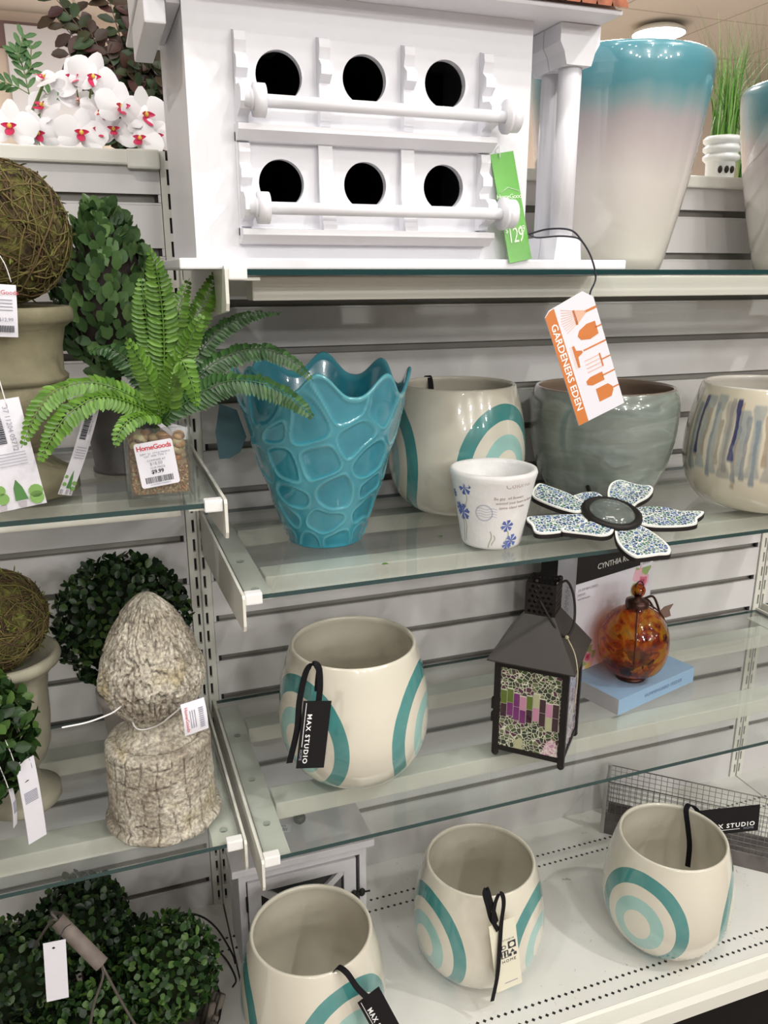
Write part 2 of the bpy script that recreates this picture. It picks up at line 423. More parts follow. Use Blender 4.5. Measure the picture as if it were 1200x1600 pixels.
rad_ = M2(t, 'SQRT', M2(t, 'ADD', M2(t, 'MULTIPLY', v[0], v[0]), M2(t, 'MULTIPLY', v[1], v[1])))
# the ring painting is on the outside only
g = N(t, 'ShaderNodeAttribute', attribute_name='outer'); 
t.links.new(MIX(t, g.outputs['Fac'], (.66, .62, .52), br), b.inputs['Base Color'])
b.inputs['Roughness'].default_value = .22; b.inputs['Coat Weight'].default_value = 1; b.inputs['Coat IOR'].default_value = 1.65; b.inputs['Coat Roughness'].default_value = .012

def bowl_profile(rr, rm, zm, rb, H, p=1.9, n=16, th_=.006):
    o = [(rb*.75, .003), (rb*.8, .0)]
    for q in range(n+1):
        a = q/n*pi/2; o.append((rb+(rm-rb)*sin(a), .0008+zm*(1-cos(a))))
    for q in range(1, n+1):
        tt = q/n; o.append((rm-(rm-rr)*tt**p, zm+(H-zm)*tt))
    k_ = len(o); r0 = rr
    o += [(r0-th_*.15, H+th_*.35), (r0-th_*.5, H+th_*.5), (r0-th_*.85, H+th_*.35), (r0-th_, H-.002)]
    for q in range(n-1, 0, -1):
        tt = q/n; o.append((rm-(rm-rr)*tt**p-th_, zm+(H-zm)*tt))
    for q in range(n, 0, -2):
        a = q/n*pi/2; o.append((max(.004, rb+(rm-rb)*sin(a)-th_), .0008+zm*(1-cos(a))+th_*cos(a)))
    o.append((.002, .008)); return o, k_
def ceramic(name, prof, kout, m, loc, label, cat, group=None, n=72, rz=0, rf=None):
    mb = MB(); mb.lathe(prof, n, rf=rf); o = mb.build(name, m, None, loc); o.rotation_euler[2] = rz
    at = o.data.attributes.new('outer', 'FLOAT', 'POINT'); nv = len(o.data.vertices)
    at.data.foreach_set('value', [1.0 if i//n < kout else 0.0 for i in range(nv)])
    return tag(o, label, cat, group)
prof, ko = bowl_profile(.094, .114, .092, .052, .207)
pot = ceramic('ringed_pot', prof, ko, rp, (.187, -.274, Z3), 'cream teal-ringed pot on the glass shelf left of the black lantern', 'pot', 'cream pots painted with teal rings', rz=rad(-155))
for (x, y, z, a, lb) in ((.408, -.282, ZB, -170, 'cream teal-ringed pot in the middle of the base deck, with the cream and black tag'),
                       (.758, -.345, ZB, -154, 'cream teal-ringed pot farthest right on the base deck, black strap hanging inside it'),
                       (.095, -.335, ZB, -73, 'cream teal-ringed pot cut by the photo bottom, in front of the small white cabinet'),
                       (.418, -.122, Z2, -70, 'cream teal-ringed pot behind the small white decal pot on the middle shelf')):
    c_ = pot.copy(); C.objects.link(c_); c_.location = (x, y, z+.0002); c_.rotation_euler[2] = rad(a); c_['label'] = lb
pot.location.z += .0002

# ============================================================ BLUE CROWN VASE
bm_, t, b = nt('turquoise_glaze'); ov = OBJ(t)
at = N(t, 'ShaderNodeAttribute', attribute_name='ridge')
nf = NOISE(t, ov, 22, 4)
base = ramp(t, [(.3, (.018, .21, .29)), (.7, (.035, .28, .37))]); t.links.new(nf, base.inputs[0])
t.links.new(MIX(t, at.outputs['Fac'], base.outputs[0], (.13, .47, .52)), b.inputs['Base Color'])
b.inputs['Roughness'].default_value = .2; b.inputs['Coat Weight'].default_value = 1; b.inputs['Coat IOR'].default_value = 1.6; b.inputs['Coat Roughness'].default_value = .012
def crown_vase():
    rng = random.Random(5); H = .232; rb, rt_ = .055, .124
    rows = [(.014, 8), (.048, 9), (.088, 8), (.130, 9), (.172, 10), (.216, 9)]
    def R(z): tt = z/H; return rb+(rt_-rb)*(1.18*tt-.18*tt*tt) + .002*sin(pi*tt)
    seeds = []
    for k_, (z, n) in enumerate(rows):
        for i in range(n):
            a = 2*pi*(i+.5*(k_ % 2)+rng.uniform(-.24, .24))/n; seeds.append((a, z+rng.uniform(-.012, .012)))
    ph = rad(-107)
    def top(a): 
        c = .5+.5*cos(8*(a-ph)); return H+ .030*(c**1.35) - .004 + .008*sin(a-1.0)
    nA, nZ = 300, 130; vs = []; fs = []; rid = []
    for j in range(nZ+1):
        for i in range(nA):
            a = 2*pi*i/nA; tj = j/nZ; z = tj*top(a) if tj > 0 else 0
            if tj < .5: z = tj*H
            else: u = (tj-.5)/.5; z = .5*H + u*(top(a)-.5*H)
            r = R(min(z, H*1.15)); ds = []; aw = a+.10*noise.noise(Vector((cos(a)*2.2, sin(a)*2.2, z*16))); zw = z+.008*noise.noise(Vector((cos(a)*2.5, sin(a)*2.5, z*18+7)))
            for sa, szz in seeds:
                da = (aw-sa+pi) % (2*pi)-pi
                if abs(da) > 1.0 or abs(zw-szz) > .075: continue
                ds.append(hypot(da*r*1.0, (zw-szz)*1.0))
            ds.sort(); d1 = ds[0]; kq = .006
            e = .5*(-kq*math.log(sum(math.exp(-(q_-d1)/kq) for q_ in ds[1:5]))) if len(ds) > 1 else 0
            fade = min(1, (top(a)-z)/.008) * min(1, z/.006)
            e = e if fade > 0 else 0
            # gap of about 5 mm between cells, a raised lip round each cell, sunken middle
            lip = math.exp(-((e-.0030)/.0010)**2); ins = 1/(1+math.exp(-(e-.0042)/.0008))
            dr = (.0013*lip - .0017*ins)*max(0, fade)
            rid.append(min(1, .50*lip*max(0, fade)+(.6 if top(a)-z < .0035 else 0)+.10*(1-ins)))
            vs.append(((r+dr)*cos(a), (r+dr)*sin(a), z))
    for j in range(nZ):
        for i in range(nA): fs.append((j*nA+i, j*nA+(i+1) % nA, (j+1)*nA+(i+1) % nA, (j+1)*nA+i))
    # rounded rim and inner wall
    k0 = nZ*nA; inner = [(.0015, .0022), (.0035, .0028), (.0055, .0010)]
    for (dr, dz) in inner:
        for i in range(nA):
            a = 2*pi*i/nA; z = top(a)+dz; r = R(min(z, H*1.15))-dr; vs.append((r*cos(a), r*sin(a), z)); rid.append(.45)
    for j in range(1, 25):
        for i in range(nA):
            a = 2*pi*i/nA; u = 1-j/24; z = .008+u*(top(a)-.008); r = max(.003, R(min(z, H*1.15))-.006) if j < 24 else .003; vs.append((r*cos(a), r*sin(a), z)); rid.append(0)
    rows_ = nZ+1+3+24
    for j in range(nZ, rows_-1):
        for i in range(nA): fs.append((j*nA+i, j*nA+(i+1) % nA, (j+1)*nA+(i+1) % nA, (j+1)*nA+i))
    fs.append(tuple(range(nA))[::-1]); fs.append(tuple((rows_-1)*nA+i for i in range(nA)))
    mb = MB(); mb.add(vs, fs, 0, True); o = mb.build('crown_vase', bm_, None, (.167, -.205, Z2+.0003))
    at_ = o.data.attributes.new('ridge', 'FLOAT', 'POINT'); at_.data.foreach_set('value', rid)
    tag(o, 'turquoise glazed vase with scalloped crown rim and pebble relief', 'vase')
crown_vase()
tg = MB(); 
tg.add(*(lambda P: ([(x, -.168, z) for x, z in P]+[(x, -.1672, z) for x, z in P], [tuple(range(len(P)))[::-1], tuple(range(len(P), 2*len(P)))]+[(i, (i+1) % len(P), len(P)+(i+1) % len(P), len(P)+i) for i in range(len(P))]))([(.026, -.16), (.050, -.17), (.062, -.21), (.052, -.232), (.036, -.240), (.021, -.240), (.018, -.20)]))
o = tg.build('swing_tag', mat('dark_teal_card', (.02, .07, .085), .5), None, (0, 0, 0)); tag(o, 'dark teal paper tag hanging beside the left flank of the turquoise vase', 'tag')

# ============================================================ SMALL WHITE DECAL POT
wp = mat('crackle_white', (.78, .77, .76), .42, var=.05, vscale=30, bump=.25, bscale=90)
blue_fl = mat('blue_flower_print', (.10, .15, .42), .5, var=.4, vscale=200); green_pr = mat('green_stem_print', (.34, .37, .26), .6); sepia = mat('sepia_print', (.42, .33, .32), .6)
bluest = mat('blue_stamp_ink', (.38, .40, .55), .6)
wl = empty('decal_pot', (.392, -.308, Z2+.0002), 'small white crackled flowerpot with blue flowers, script and round postmark', 'flowerpot')
H_ = .113; RB_, RT_ = .043, .063
def Rw(z): return RB_+(RT_-RB_)*z/H_
pf = [(RB_-.004, 0), (RB_-.001, .001), (Rw(.004), .005)]+[(Rw(H_*q/8), H_*q/8) for q in range(1, 7)]+[(Rw(H_*.88)+.0005, H_*.88), (RT_+.0005, H_*.95), (RT_-.001, H_-.001), (RT_-.004, H_), (RT_-.008, H_-.0015), (RT_-.0095, H_-.006), (Rw(.06)-.010, .06), (.03, .012), (.002, .010)]
MB().lathe(pf, 64).build('pot_body', wp, wl)
wd = MB(); A0 = atan2(-1.328+.308, -.138-.392)
def wrap(mb, vs, fs, a0, z0, mi, off=.0004):
    out = []
    for q in vs:
        z = z0+q[1]; r = Rw(z)+off+(q[2] if len(q) > 2 else 0); a = A0+a0+q[0]/Rw(z); out.append((r*cos(a), r*sin(a), z))
    mb.add(out, fs, mi)
def wtext(txt, size, a0, z0, mi, ang=0, spacing=1):
    vs, fs = text_geo(txt, size, .0001, 'LEFT', spacing)
    ca, sa = cos(ang), sin(ang); wrap(wd, [(ca*q.x-sa*q.y, sa*q.x+ca*q.y, q.z) for q in vs], fs, a0, z0, mi)
wtext('Colorful', .0125, rad(17), .098, 1, .05); wtext('Be gay  oil flowers', .0062, rad(2), .080, 1, .02); wtext('wanted your heart to know', .0058, rad(5), .073, 1, .02); wtext('some island wake', .0058, rad(10), .066, 1, .02)
def flower(a0, z0, s, mi=0):
    for q in range(6):
        an = q*pi/3+.3; pts = [(0, 0), (s*cos(an-.35)*.9, s*sin(an-.35)*.9), (s*cos(an-.12)*1.1, s*sin(an-.12)*1.1), (s*cos(an+.12)*.95, s*sin(an+.12)*.95), (s*cos(an+.35), s*sin(an+.35))]
        wrap(wd, pts, [(0, 1, 2, 3, 4)], a0, z0, mi, .0004)
def stem(a0, z0, a1, z1, w=.0006):
    n = 8; vs = []; fs = []
    for q in range(n+1):
        u = q/n; x = (a1-a0)*u*.05+.002*sin(u*5); vs += [(x-w, z0+(z1-z0)*u), (x+w, z0+(z1-z0)*u)]
    fs = [(2*q, 2*q+1, 2*q+3, 2*q+2) for q in range(n)]; wrap(wd, vs, fs, a0, 0, 2, .0004)
for a0, z0, s in ((-42, .088, .011), (-50, .050, .012), (-60, .055, .008), (26, .034, .009), (38, .010, .010), (30, .004, .007), (-70, .074, .006)): flower(rad(a0), z0+.004, s)
for a0, z0, z1 in ((-41, .084, .062), (-48, .046, .010), (-54, .048, .006), (-2, .030, .004), (4, .024, .008), (28, .030, .010)): stem(rad(a0), z0, rad(a0), z1)
for rr0 in (.0125, .0115):
    n = 36; vs = [((rr0)*cos(2*pi*q/n), rr0*sin(2*pi*q/n)) for q in range(n)]+[((rr0-.0005)*cos(2*pi*q/n), (rr0-.0005)*sin(2*pi*q/n)) for q in range(n)]
    wrap(wd, vs, [(q, (q+1) % n, n+(q+1) % n, n+q) for q in range(n)], rad(-12), .058, 3)
for q in range(4):
    n = 10; vs = []; 
    for j in range(n+1): x = -.010+.028*j/n; yy = (q-1.5)*.004+.001*sin(j); vs += [(x, yy), (x, yy+.0005)]
    wrap(wd, vs, [(2*j, 2*j+1, 2*j+3, 2*j+2) for j in range(n)], rad(-12), .058, 3)
wd.build('decal_print', [blue_fl, sepia, green_pr, bluest], wl)

# ============================================================ GREY SWIRL BOWL
gm, t, b = nt('grey_swirl_glaze'); ov = OBJ(t); mp = N(t, 'ShaderNodeMapping'); mp.inputs['Scale'].default_value = (3, 3, 14); mp.inputs['Rotation'].default_value = (.3, .25, 0)
t.links.new(ov, mp.inputs[0]); nf = NOISE(t, mp.outputs[0], 3, 6, 1.2)
r_ = ramp(t, [(.3, (.175, .20, .175)), (.5, (.205, .24, .215)), (.62, (.25, .29, .265)), (.75, (.19, .215, .19))]); t.links.new(nf, r_.inputs[0])
at = N(t, 'ShaderNodeAttribute', attribute_name='outer')
t.links.new(MIX(t, at.outputs['Fac'], (.22, .16, .12), r_.outputs[0]), b.inputs['Base Color']); b.inputs['Roughness'].default_value = .2; b.inputs['Coat Weight'].default_value = 1; b.inputs['Coat IOR'].default_value = 1.65; b.inputs['Coat Roughness'].default_value = .012
pf = [(.05, .003), (.056, 0), (.062, .001)]
for q in range(1, 15):
    u = q/14; pf.append((.062+(.126-.062)*sin(u*pi/2)**.9, .150*(1-cos(u*pi/2))**.9+.001))
pf += [(.1265, .168), (.124, .182), (.118, .192)]; kk = len(pf)
pf += [(.1165, .1945), (.114, .195), (.112, .193), (.117, .180), (.120, .165), (.119, .14), (.110, .09), (.09, .05), (.06, .02), (.002, .012)]
ceramic('grey_bowl', pf, kk, gm, (.690, -.136, Z2+.0003), 'large grey-green swirled glazed bowl behind the mosaic flower', 'bowl')

# ============================================================ DRIP POT
dp, t, b = nt('drip_glaze'); ov = OBJ(t); v = XYZ(t, ov); th = M2(t, 'ARCTAN2', v[1], v[0])
wv_ = M2(t, 'MULTIPLY', M2(t, 'SUBTRACT', NOISE(t, ov, 28, 3), .5), .07)
def lane(seed, freq, w, zt, zb, zr, soft_):   # vertical runs of glaze
    u = M2(t, 'ADD', M2(t, 'MULTIPLY', M2(t, 'ADD', th, M2(t, 'MULTIPLY', wv_, 1.0)), freq), seed*.37); cell = M2(t, 'FLOOR', u); fr = M2(t, 'ABSOLUTE', M2(t, 'SUBTRACT', M2(t, 'FRACT', u), .5))
    wn = N(t, 'ShaderNodeTexWhiteNoise', noise_dimensions='1D'); t.links.new(M2(t, 'ADD', cell, seed*7.3), wn.inputs['W'])
    wn2 = N(t, 'ShaderNodeTexWhiteNoise', noise_dimensions='1D'); t.links.new(M2(t, 'ADD', cell, seed*3.1+50), wn2.inputs['W'])
    ztop = M2(t, 'SUBTRACT', zt, M2(t, 'MULTIPLY', wn.outputs[0], zr)); zbot = M2(t, 'ADD', zb, M2(t, 'MULTIPLY', wn2.outputs[0], zr))
    hgt = M2(t, 'SUBTRACT', ztop, v[2])
    blobt = M2(t, 'SUBTRACT', 1, M2(t, 'MINIMUM', 1, M2(t, 'MULTIPLY', M2(t, 'ABSOLUTE', M2(t, 'SUBTRACT', hgt, .010)), 50)))
    blobb = M2(t, 'SUBTRACT', 1, M2(t, 'MINIMUM', 1, M2(t, 'MULTIPLY', M2(t, 'ABSOLUTE', M2(t, 'SUBTRACT', M2(t, 'SUBTRACT', v[2], zbot), .007)), 60)))
    ww = M2(t, 'MULTIPLY', M2(t, 'ADD', .62, M2(t, 'MULTIPLY', M2(t, 'MAXIMUM', blobt, blobb), .30)), w)
    def sst(x_, k_): n_ = N(t, 'ShaderNodeMath', operation='MULTIPLY'); n_.use_clamp = True; t.links.new(x_, n_.inputs[0]); n_.inputs[1].default_value = k_; return n_.outputs[0]
    m_ = sst(M2(t, 'SUBTRACT', ww, fr), soft_); m_ = M2(t, 'MULTIPLY', m_, sst(hgt, 250)); m_ = M2(t, 'MULTIPLY', m_, sst(M2(t, 'SUBTRACT', v[2], zbot), 180))
    return m_, wn2.outputs['Value']
soft = NOISE(t, ov, 55, 3)
col = (.72, .66, .52)
m1, k1 = lane(1, 5.4, .62, .200, .042, .026, 6); c1 = MIX(t, k1, (.46, .34, .22), (.30, .36, .38))
x = MIX(t, M2(t, 'MULTIPLY', m1, M2(t, 'ADD', .45, M2(t, 'MULTIPLY', soft, .6))), col, c1)
m2, k2 = lane(2, 8.6, .40, .192, .045, .045, 8); c2 = MIX(t, k2, (.16, .26, .34), (.44, .32, .20))
x = MIX(t, M2(t, 'MULTIPLY', m2, M2(t, 'ADD', .35, M2(t, 'MULTIPLY', soft, .8))), x, c2)
m3, k3 = lane(3, 1.75, .085, .192, .085, .035, 40); x = MIX(t, M2(t, 'MULTIPLY', m3, .92), x, (.012, .018, .13))
at = N(t, 'ShaderNodeAttribute', attribute_name='outer'); t.links.new(MIX(t, at.outputs['Fac'], (.70, .66, .60), x), b.inputs['Base Color'])
b.inputs['Roughness'].default_value = .2; b.inputs['Coat Weight'].default_value = 1; b.inputs['Coat IOR'].default_value = 1.65; b.inputs['Coat Roughness'].default_value = .012
prof, ko = bowl_profile(.107, .128, .088, .075, .203)
ceramic('drip_pot', prof, ko, dp, (.922, -.268, Z2+.0003), 'round cream pot with tan and dark blue glaze drips', 'pot', rz=.5)

# ============================================================ BIG OMBRE VASES (top shelf)
ov_m, t, b = nt('ombre_glaze'); ov = OBJ(t); v = XYZ(t, ov); mp = N(t, 'ShaderNodeMapping'); mp.inputs['Scale'].default_value = (30, 30, 2.5); t.links.new(ov, mp.inputs[0])
wv = M2(t, 'MULTIPLY', M2(t, 'SUBTRACT', NOISE(t, mp.outputs[0], 1, 4), .5), .10); lw = M2(t, 'MULTIPLY', M2(t, 'SUBTRACT', NOISE(t, ov, 7, 2), .5), .10)
zz = M2(t, 'ADD', M2(t, 'ADD', M2(t, 'MULTIPLY', v[2], 1/.30), wv), lw)
r_ = ramp(t, [(0, (.66, .63, .56)), (.42, (.66, .62, .58)), (.58, (.52, .46, .46)), (.68, (.42, .38, .39)), (.75, (.24, .34, .35)), (.83, (.09, .27, .31)), (.97, (.09, .31, .38))]); t.links.new(zz, r_.inputs[0])
at = N(t, 'ShaderNodeAttribute', attribute_name='outer'); t.links.new(MIX(t, at.outputs['Fac'], (.12, .40, .46), r_.outputs[0]), b.inputs['Base Color'])
b.inputs['Roughness'].default_value = .25; b.inputs['Coat Weight'].default_value = 1; b.inputs['Coat IOR'].default_value = 1.7; b.inputs['Coat Roughness'].default_value = .012
def ombre(loc, label, first=None):
    if first: 
        c_ = first.copy(); C.objects.link(c_); c_.location = loc; c_['label'] = label; return c_
    H = .297; pf = [(.07, .003), (.078, 0), (.083, .001)]
    for q in range(1, 17):
        u = q/16; pf.append((.083+(.138-.083)*(1.45*u-.45*u*u) if u < 1 else .138, H*u*.97))
    pf = [(r if z < H*.9 else r-.0015*((z-H*.9)/(H*.1)), z) for r, z in pf]; pf += [(.1352, H*.99), (.1335, H)]; k_ = len(pf)
    pf += [(.131, H+.0015), (.128, H), (.127, H*.97), (.120, H*.6), (.09, H*.15), (.06, .02), (.002, .015)]
    return ceramic('ombre_vase', pf, k_, ov_m, loc, label, 'vase', 'teal to cream ombre vases on the top shelf')
v1 = ombre((.65, -.17, ZT+.0003), 'tall teal-to-cream ombre vase standing right of the birdhouse column')
ombre((1.080, -.15, ZT+.0003), 'second teal-to-cream ombre vase cut off by the right edge of the photo', v1)

# ============================================================ BIRDHOUSE
bh = empty('birdhouse', (.175, -.29, ZT), 'large white wooden birdhouse with six round holes, perches, columned porch and tiled roof', 'birdhouse')
OX, OY, OZ = .175, -.29, ZT
L = Matrix.Translation((-OX, -OY, -OZ))
x0, x1, yf, yb, zt = -.018, .386, -.378, -.130, .300
holes = [(.080, .221), (.177, .224), (.275, .226), (.079, .113), (.177, .114), (.275, .115)]
sp = [[(x0, ZT+.012), (x1, ZT+.012), (x1, zt), (x0, zt)]]+[[(hx+.0255*cos(2*pi*q/40), hz+.0255*sin(2*pi*q/40)) for q in range(40)] for hx, hz in holes]
vs, fs = curve_mesh(sp, .005)
mb = MB(); mb.add([(p.x, yf+.005+p.z, p.y) for p in vs], fs, 0, False, L)
mb.box((x0, yf+.010, ZT+.012), (x0+.010, yb, zt), 0, L); mb.box((x1-.010, yf+.010, ZT+.012), (x1, yb, zt), 0, L)
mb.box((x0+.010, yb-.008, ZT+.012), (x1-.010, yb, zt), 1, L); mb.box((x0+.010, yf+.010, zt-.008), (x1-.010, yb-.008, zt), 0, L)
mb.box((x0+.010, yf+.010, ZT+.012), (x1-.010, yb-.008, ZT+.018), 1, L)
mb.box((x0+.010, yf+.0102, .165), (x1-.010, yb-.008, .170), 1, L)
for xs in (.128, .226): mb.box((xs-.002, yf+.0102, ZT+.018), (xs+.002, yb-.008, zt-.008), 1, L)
mb.box((x0-.0012, yf-.0012, ZT+.012), (x0+.016, yf+.0, zt), 0, L)
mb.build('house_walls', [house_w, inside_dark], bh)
mb = MB(); mb.bbox((-.040, -.395, ZT+.0003), (.528, -.115, ZT+.012), .002, 0, L); mb.build('base_board', house_w, bh)
# trellis frame: backing board with openings, ledges, dividers
fr_ = MB()
fx0, fx1 = .029, .3315
def ring_board(z0, z1):
    hs = [h for h in holes if z0 < h[1] < z1]
    sp = [[(fx0, z0), (fx1, z0), (fx1, z1), (fx0, z1)]]
    xs = [fx0+.012, .1215, .1335, .2185, .2305, fx1-.010]
    for i in range(3): sp.append([(xs[2*i], z0+.006), (xs[2*i+1], z0+.006), (xs[2*i+1], z1-.006), (xs[2*i], z1-.006)])
    vs, fs = curve_mesh(sp, .003); fr_.add([(p.x, yf-.003+p.z, p.y) for p in vs], fs, 0, False, L)
ring_board(.058, .163)
fr_.build('window_frame', house_w, bh)
for z in (.166, .061):
    q = MB(); q.prism([(yf, z-.012), (yf-.012, z-.012), (yf-.026, z-.003), (yf-.026, z+.003), (yf, z+.005)], 'x', fx0, .3315, 0, L); q.build('ledge', house_w, bh)
def scroll(x, z0, z1, mouth):
    h = z1-z0; P = [(0, 0), (-.010, 0), (-.012, .006)]
    if mouth: P += [(-.030, .010), (-.036, .016), (-.036, .028), (-.028, .034), (-.012, .036)]
    P += [(-.010, h*.48), (-.020, h*.56), (-.020, h*.66), (-.010, h*.74), (-.014, h*.86), (-.012, h*.96), (0, h)]
    q = MB(); q.prism([(yf-.0+y, z0+z) for y, z in P], 'x', x-.006, x+.006, 0, L); q.build('scroll_bracket', house_w, bh)
for x, mt in ((.037, 1), (.128, 0), (.226, 0), (.3235, 1)): scroll(x, .172, .262, mt)
for x in (.037, .3235): scroll(x, .067, .155, 1)
for x in (.128, .226): q = MB(); q.prism([(yf-.006, .064), (yf-.024, .064), (yf-.010, .10), (yf-.008, .158), (yf-.006, .158)], 'x', x-.008, x+.008, 0, L); q.build('divider', house_w, bh)
def xrod(mb, xa, xb, y, z, r, n=20): mb.lathe([(r, xa), (r, xb)], n, 0, L @ Matrix.Translation((0, y, z)) @ Matrix(((0, 0, 1, 0), (1, 0, 0, 0), (0, 1, 0, 0), (0, 0, 0, 1))), smooth=True)
for z in (.190, .085):
    q = MB(); xrod(q, .036, .348, yf-.032, z, .0066); q.build('perch', house_w, bh)
    for xa in (.0445, .3405):
        q = MB(); xrod(q, xa, xa+.012, yf-.032, z, .0165); xrod(q, xa-.003, xa, yf-.032, z, .010) if xa < .1 else xrod(q, xa-.004, xa, yf-.032, z, .0185); q.build('perch_cap', house_w, bh)
for i, (cx_, cy_) in enumerate(((.4440, -.369), (.4440, -.3285))):
    q = MB(); q.lathe([(.0142, ZT+.040), (.0142, .258)], 28, 0, L @ Matrix.Translation((cx_, cy_, 0)), rf=lambda r, z, a, k: (r*(1-.03*abs(sin(7*a))), z))
    q.build('column', house_w, bh)
    q = MB(); s_ = .0195; z0 = ZT+.012
    q.prism([(cx_-s_, z0), (cx_+s_, z0), (cx_+s_*.86, z0+.028), (cx_-s_*.86, z0+.028)], 'y', cy_-s_, cy_+s_, 0, L); q.build('column_base', house_w, bh)
    q = MB(); q.prism([(cx_-.017, .256), (cx_+.017, .256), (cx_+.021, .270), (cx_+.027, .280), (cx_+.027, .2995), (cx_-.027, .2995), (cx_-.027, .280), (cx_-.021, .270)], 'y', cy_-.0195, cy_+.0195, 0, L); q.build('capital', house_w, bh)
q = MB(); q.bbox((-.058, -.43, .3002), (.472, -.10, .3060), .002, 0, L); q.build('eave_board', house_w, bh)
q = MB(); q.bbox((-.056, -.372, .262), (-.034, -.200, .2998), .002, 0, L); q.bbox((-.0335, -.372, .282), (-.0185, -.200, .2998), .002, 0, L); q.build('fascia', house_w, bh)
tile = mat('terracotta', (.38, .13, .07), .8, var=.35, vscale=90)
q = MB(); n = 26
for row in range(4):
    for i in range(n):
        xx = -.055+(.528/n)*(i+.5); y0 = -.437+row*.030; z0 = .3062+row*.026
        vs = []; fs = []
        for a in range(7):
            an = pi*a/6; vs += [(xx-.0115*cos(an), y0, z0+.011*sin(an)), (xx-.0115*cos(an), y0+.042, z0+.036+.011*sin(an))]
        fs = [(2*a, 2*a+1, 2*a+3, 2*a+2) for a in range(6)]+[tuple(range(0, 14, 2))]; q.add(vs, fs, 0, False, L)
q.build('roof_tiles', tile, bh)
q = MB(); q.prism([(-.425, .3062), (-.12, .3062), (-.12, .50), (-.27, .437)], 'x', -.053, .468, 0, L); q.build('roof_core', house_w, bh)

# ============================================================ TAGS
def card(TL, TR, BL, th_=.0006, bow=0, n=8, poly=None):
    mx, w, h = frame_mx(TL, TR, BL); return mx, w, h
def card_mesh(w, h, th_=.0006, bow=0, n=10):
    mb = MB(); vs = []; fs = []
    for j in range(n+1):
        y = -h*j/n; zb = bow*sin(pi*j/n)
        vs += [(0, y, zb), (w, y, zb), (w, y, zb-th_), (0, y, zb-th_)]
    for j in range(n):
        k_ = 4*j
        for q in range(4): fs.append((k_+q, k_+4+q, k_+4+(q+1) % 4, k_+(q+1) % 4))
    fs.append((0, 1, 2, 3)); fs.append(tuple(4*n+q for q in (3, 2, 1, 0)))
    mb.add(vs, fs); return mb

# hanging white & orange garden tag
mx, w, h = frame_mx((.380, -.445, -.029), (.443, -.447, -.0005), (.437, -.450, -.169))
ge = empty('garden_tag', (0, 0, 0), 'white and orange garden tool card hanging on a cord below the top shelf', 'tag'); ge.matrix_world = mx
q = MB(); pl = [(0, -.006), (.008, 0), (w-.012, .004), (w, -.008), (w, -h), (0, -h)]
q.prism(pl, 'z', -.0006, 0); q.build('card', paper, ge)
q = MB(); q.prism([(.0002, -.0065), (.008, -.0015), (.0145, -.0005), (.0145, -h+.0002), (.0002, -h+.0002)], 'z', .0001, .0003, 0); 
q.build('orange_band', orangeink, ge)
q = MB(); add_text(q, 'GARDENERS EDEN', .0125, .0077, -h*.50, 0, -pi/2, .0001, .0005, spacing=1.0, bold=.012, sx=1.1); q.build('lettering', whiteink, ge)
q = MB(); Z_ = .0003
def P2(pts, mi=0): q.prism(pts, 'z', .00005, Z_, mi)
W0 = w
def hnd(y, xa, ww=.0018): P2([(xa, y+ww/2), (W0-.0002, y+ww/2), (W0-.0002, y-ww/2), (xa, y-ww/2)])
S_ = h/.155; Y = lambda y: -y*S_
hnd(Y(.021), .052, .003); P2([(.038, Y(.014)), (.041, Y(.014)), (.054, Y(.0195)), (.054, Y(.0225)), (.041, Y(.030)), (.038, Y(.031))], 1); P2([(.0365, Y(.013)), (.0395, Y(.013)), (.0395, Y(.032)), (.0365, Y(.032))])
for i in range(10): yy = Y(.006+.0034*i); yc = Y(.014+.0018*i); q.prism([(.0385, yc+.0004), (.0385, yc-.0003), (.018+.004*abs(i-4.5)/4.5, yy-.0003), (.018+.004*abs(i-4.5)/4.5, yy+.0004)], 'z', .00005, Z_, 1)
hnd(Y(.045), .060); sh = [(.062, Y(.037)), (.050, Y(.036)), (.038, Y(.040)), (.034, Y(.046)), (.037, Y(.052)), (.049, Y(.056)), (.062, Y(.054))]; P2(sh)
hnd(Y(.066), .036, .002); P2([(.0225, Y(.055)), (.0255, Y(.055)), (.0265, Y(.062)), (.034, Y(.065)), (.034, Y(.068)), (.0265, Y(.071)), (.0255, Y(.084)), (.0225, Y(.084))])
for i in range(12): P2([(.0185, Y(.0555+.0025*i)), (.0222, Y(.0555+.0025*i)), (.0222, Y(.0560+.0025*i)), (.0185, Y(.0560+.0025*i))], 1)
hnd(Y(.087), .056); P2([(.0545, Y(.078)), (.0565, Y(.078)), (.0565, Y(.096)), (.0545, Y(.096))])
for i in range(4): yy = .079+.0052*i; P2([(.033, Y(yy)), (.0545, Y(yy)), (.0545, Y(yy+.0011)), (.033, Y(yy+.0011))], 1)
hnd(Y(.107), .050); P2([(.052, Y(.102)), (.034, Y(.102)), (.0275, Y(.105)), (.0275, Y(.110)), (.034, Y(.1135)), (.052, Y(.1135))])
hnd(Y(.128), .060); P2([(.060, Y(.126)), (.055, Y(.120)), (.037, Y(.120)), (.037, Y(.138)), (.055, Y(.138)), (.060, Y(.131))])
q.build('tool_pictures', [orangeink, pinkink], ge)
imx = mx.inverted()
q = MB(); pts = crv([(.405, -.352, ZT+.045), (.389, -.385, .064), (.392, -.425, .068), (.413, -.441, .0665), (.428, -.444, .054), (.442, -.445, .035), (.450, -.445, .012), (.4445, -.4445, -.004), (.4445, -.4425, -.013)], 8)
q.tube([imx @ p for p in pts], .0011, 6); 
pts = crv([(.405, -.352, ZT+.045), (.40, -.385, .060), (.405, -.43, .060), (.420, -.4425, .058), (.428, -.444, .054)], 6); q.tube([imx @ p for p in pts], .001, 6)
q.build('cord', cord_m, ge)

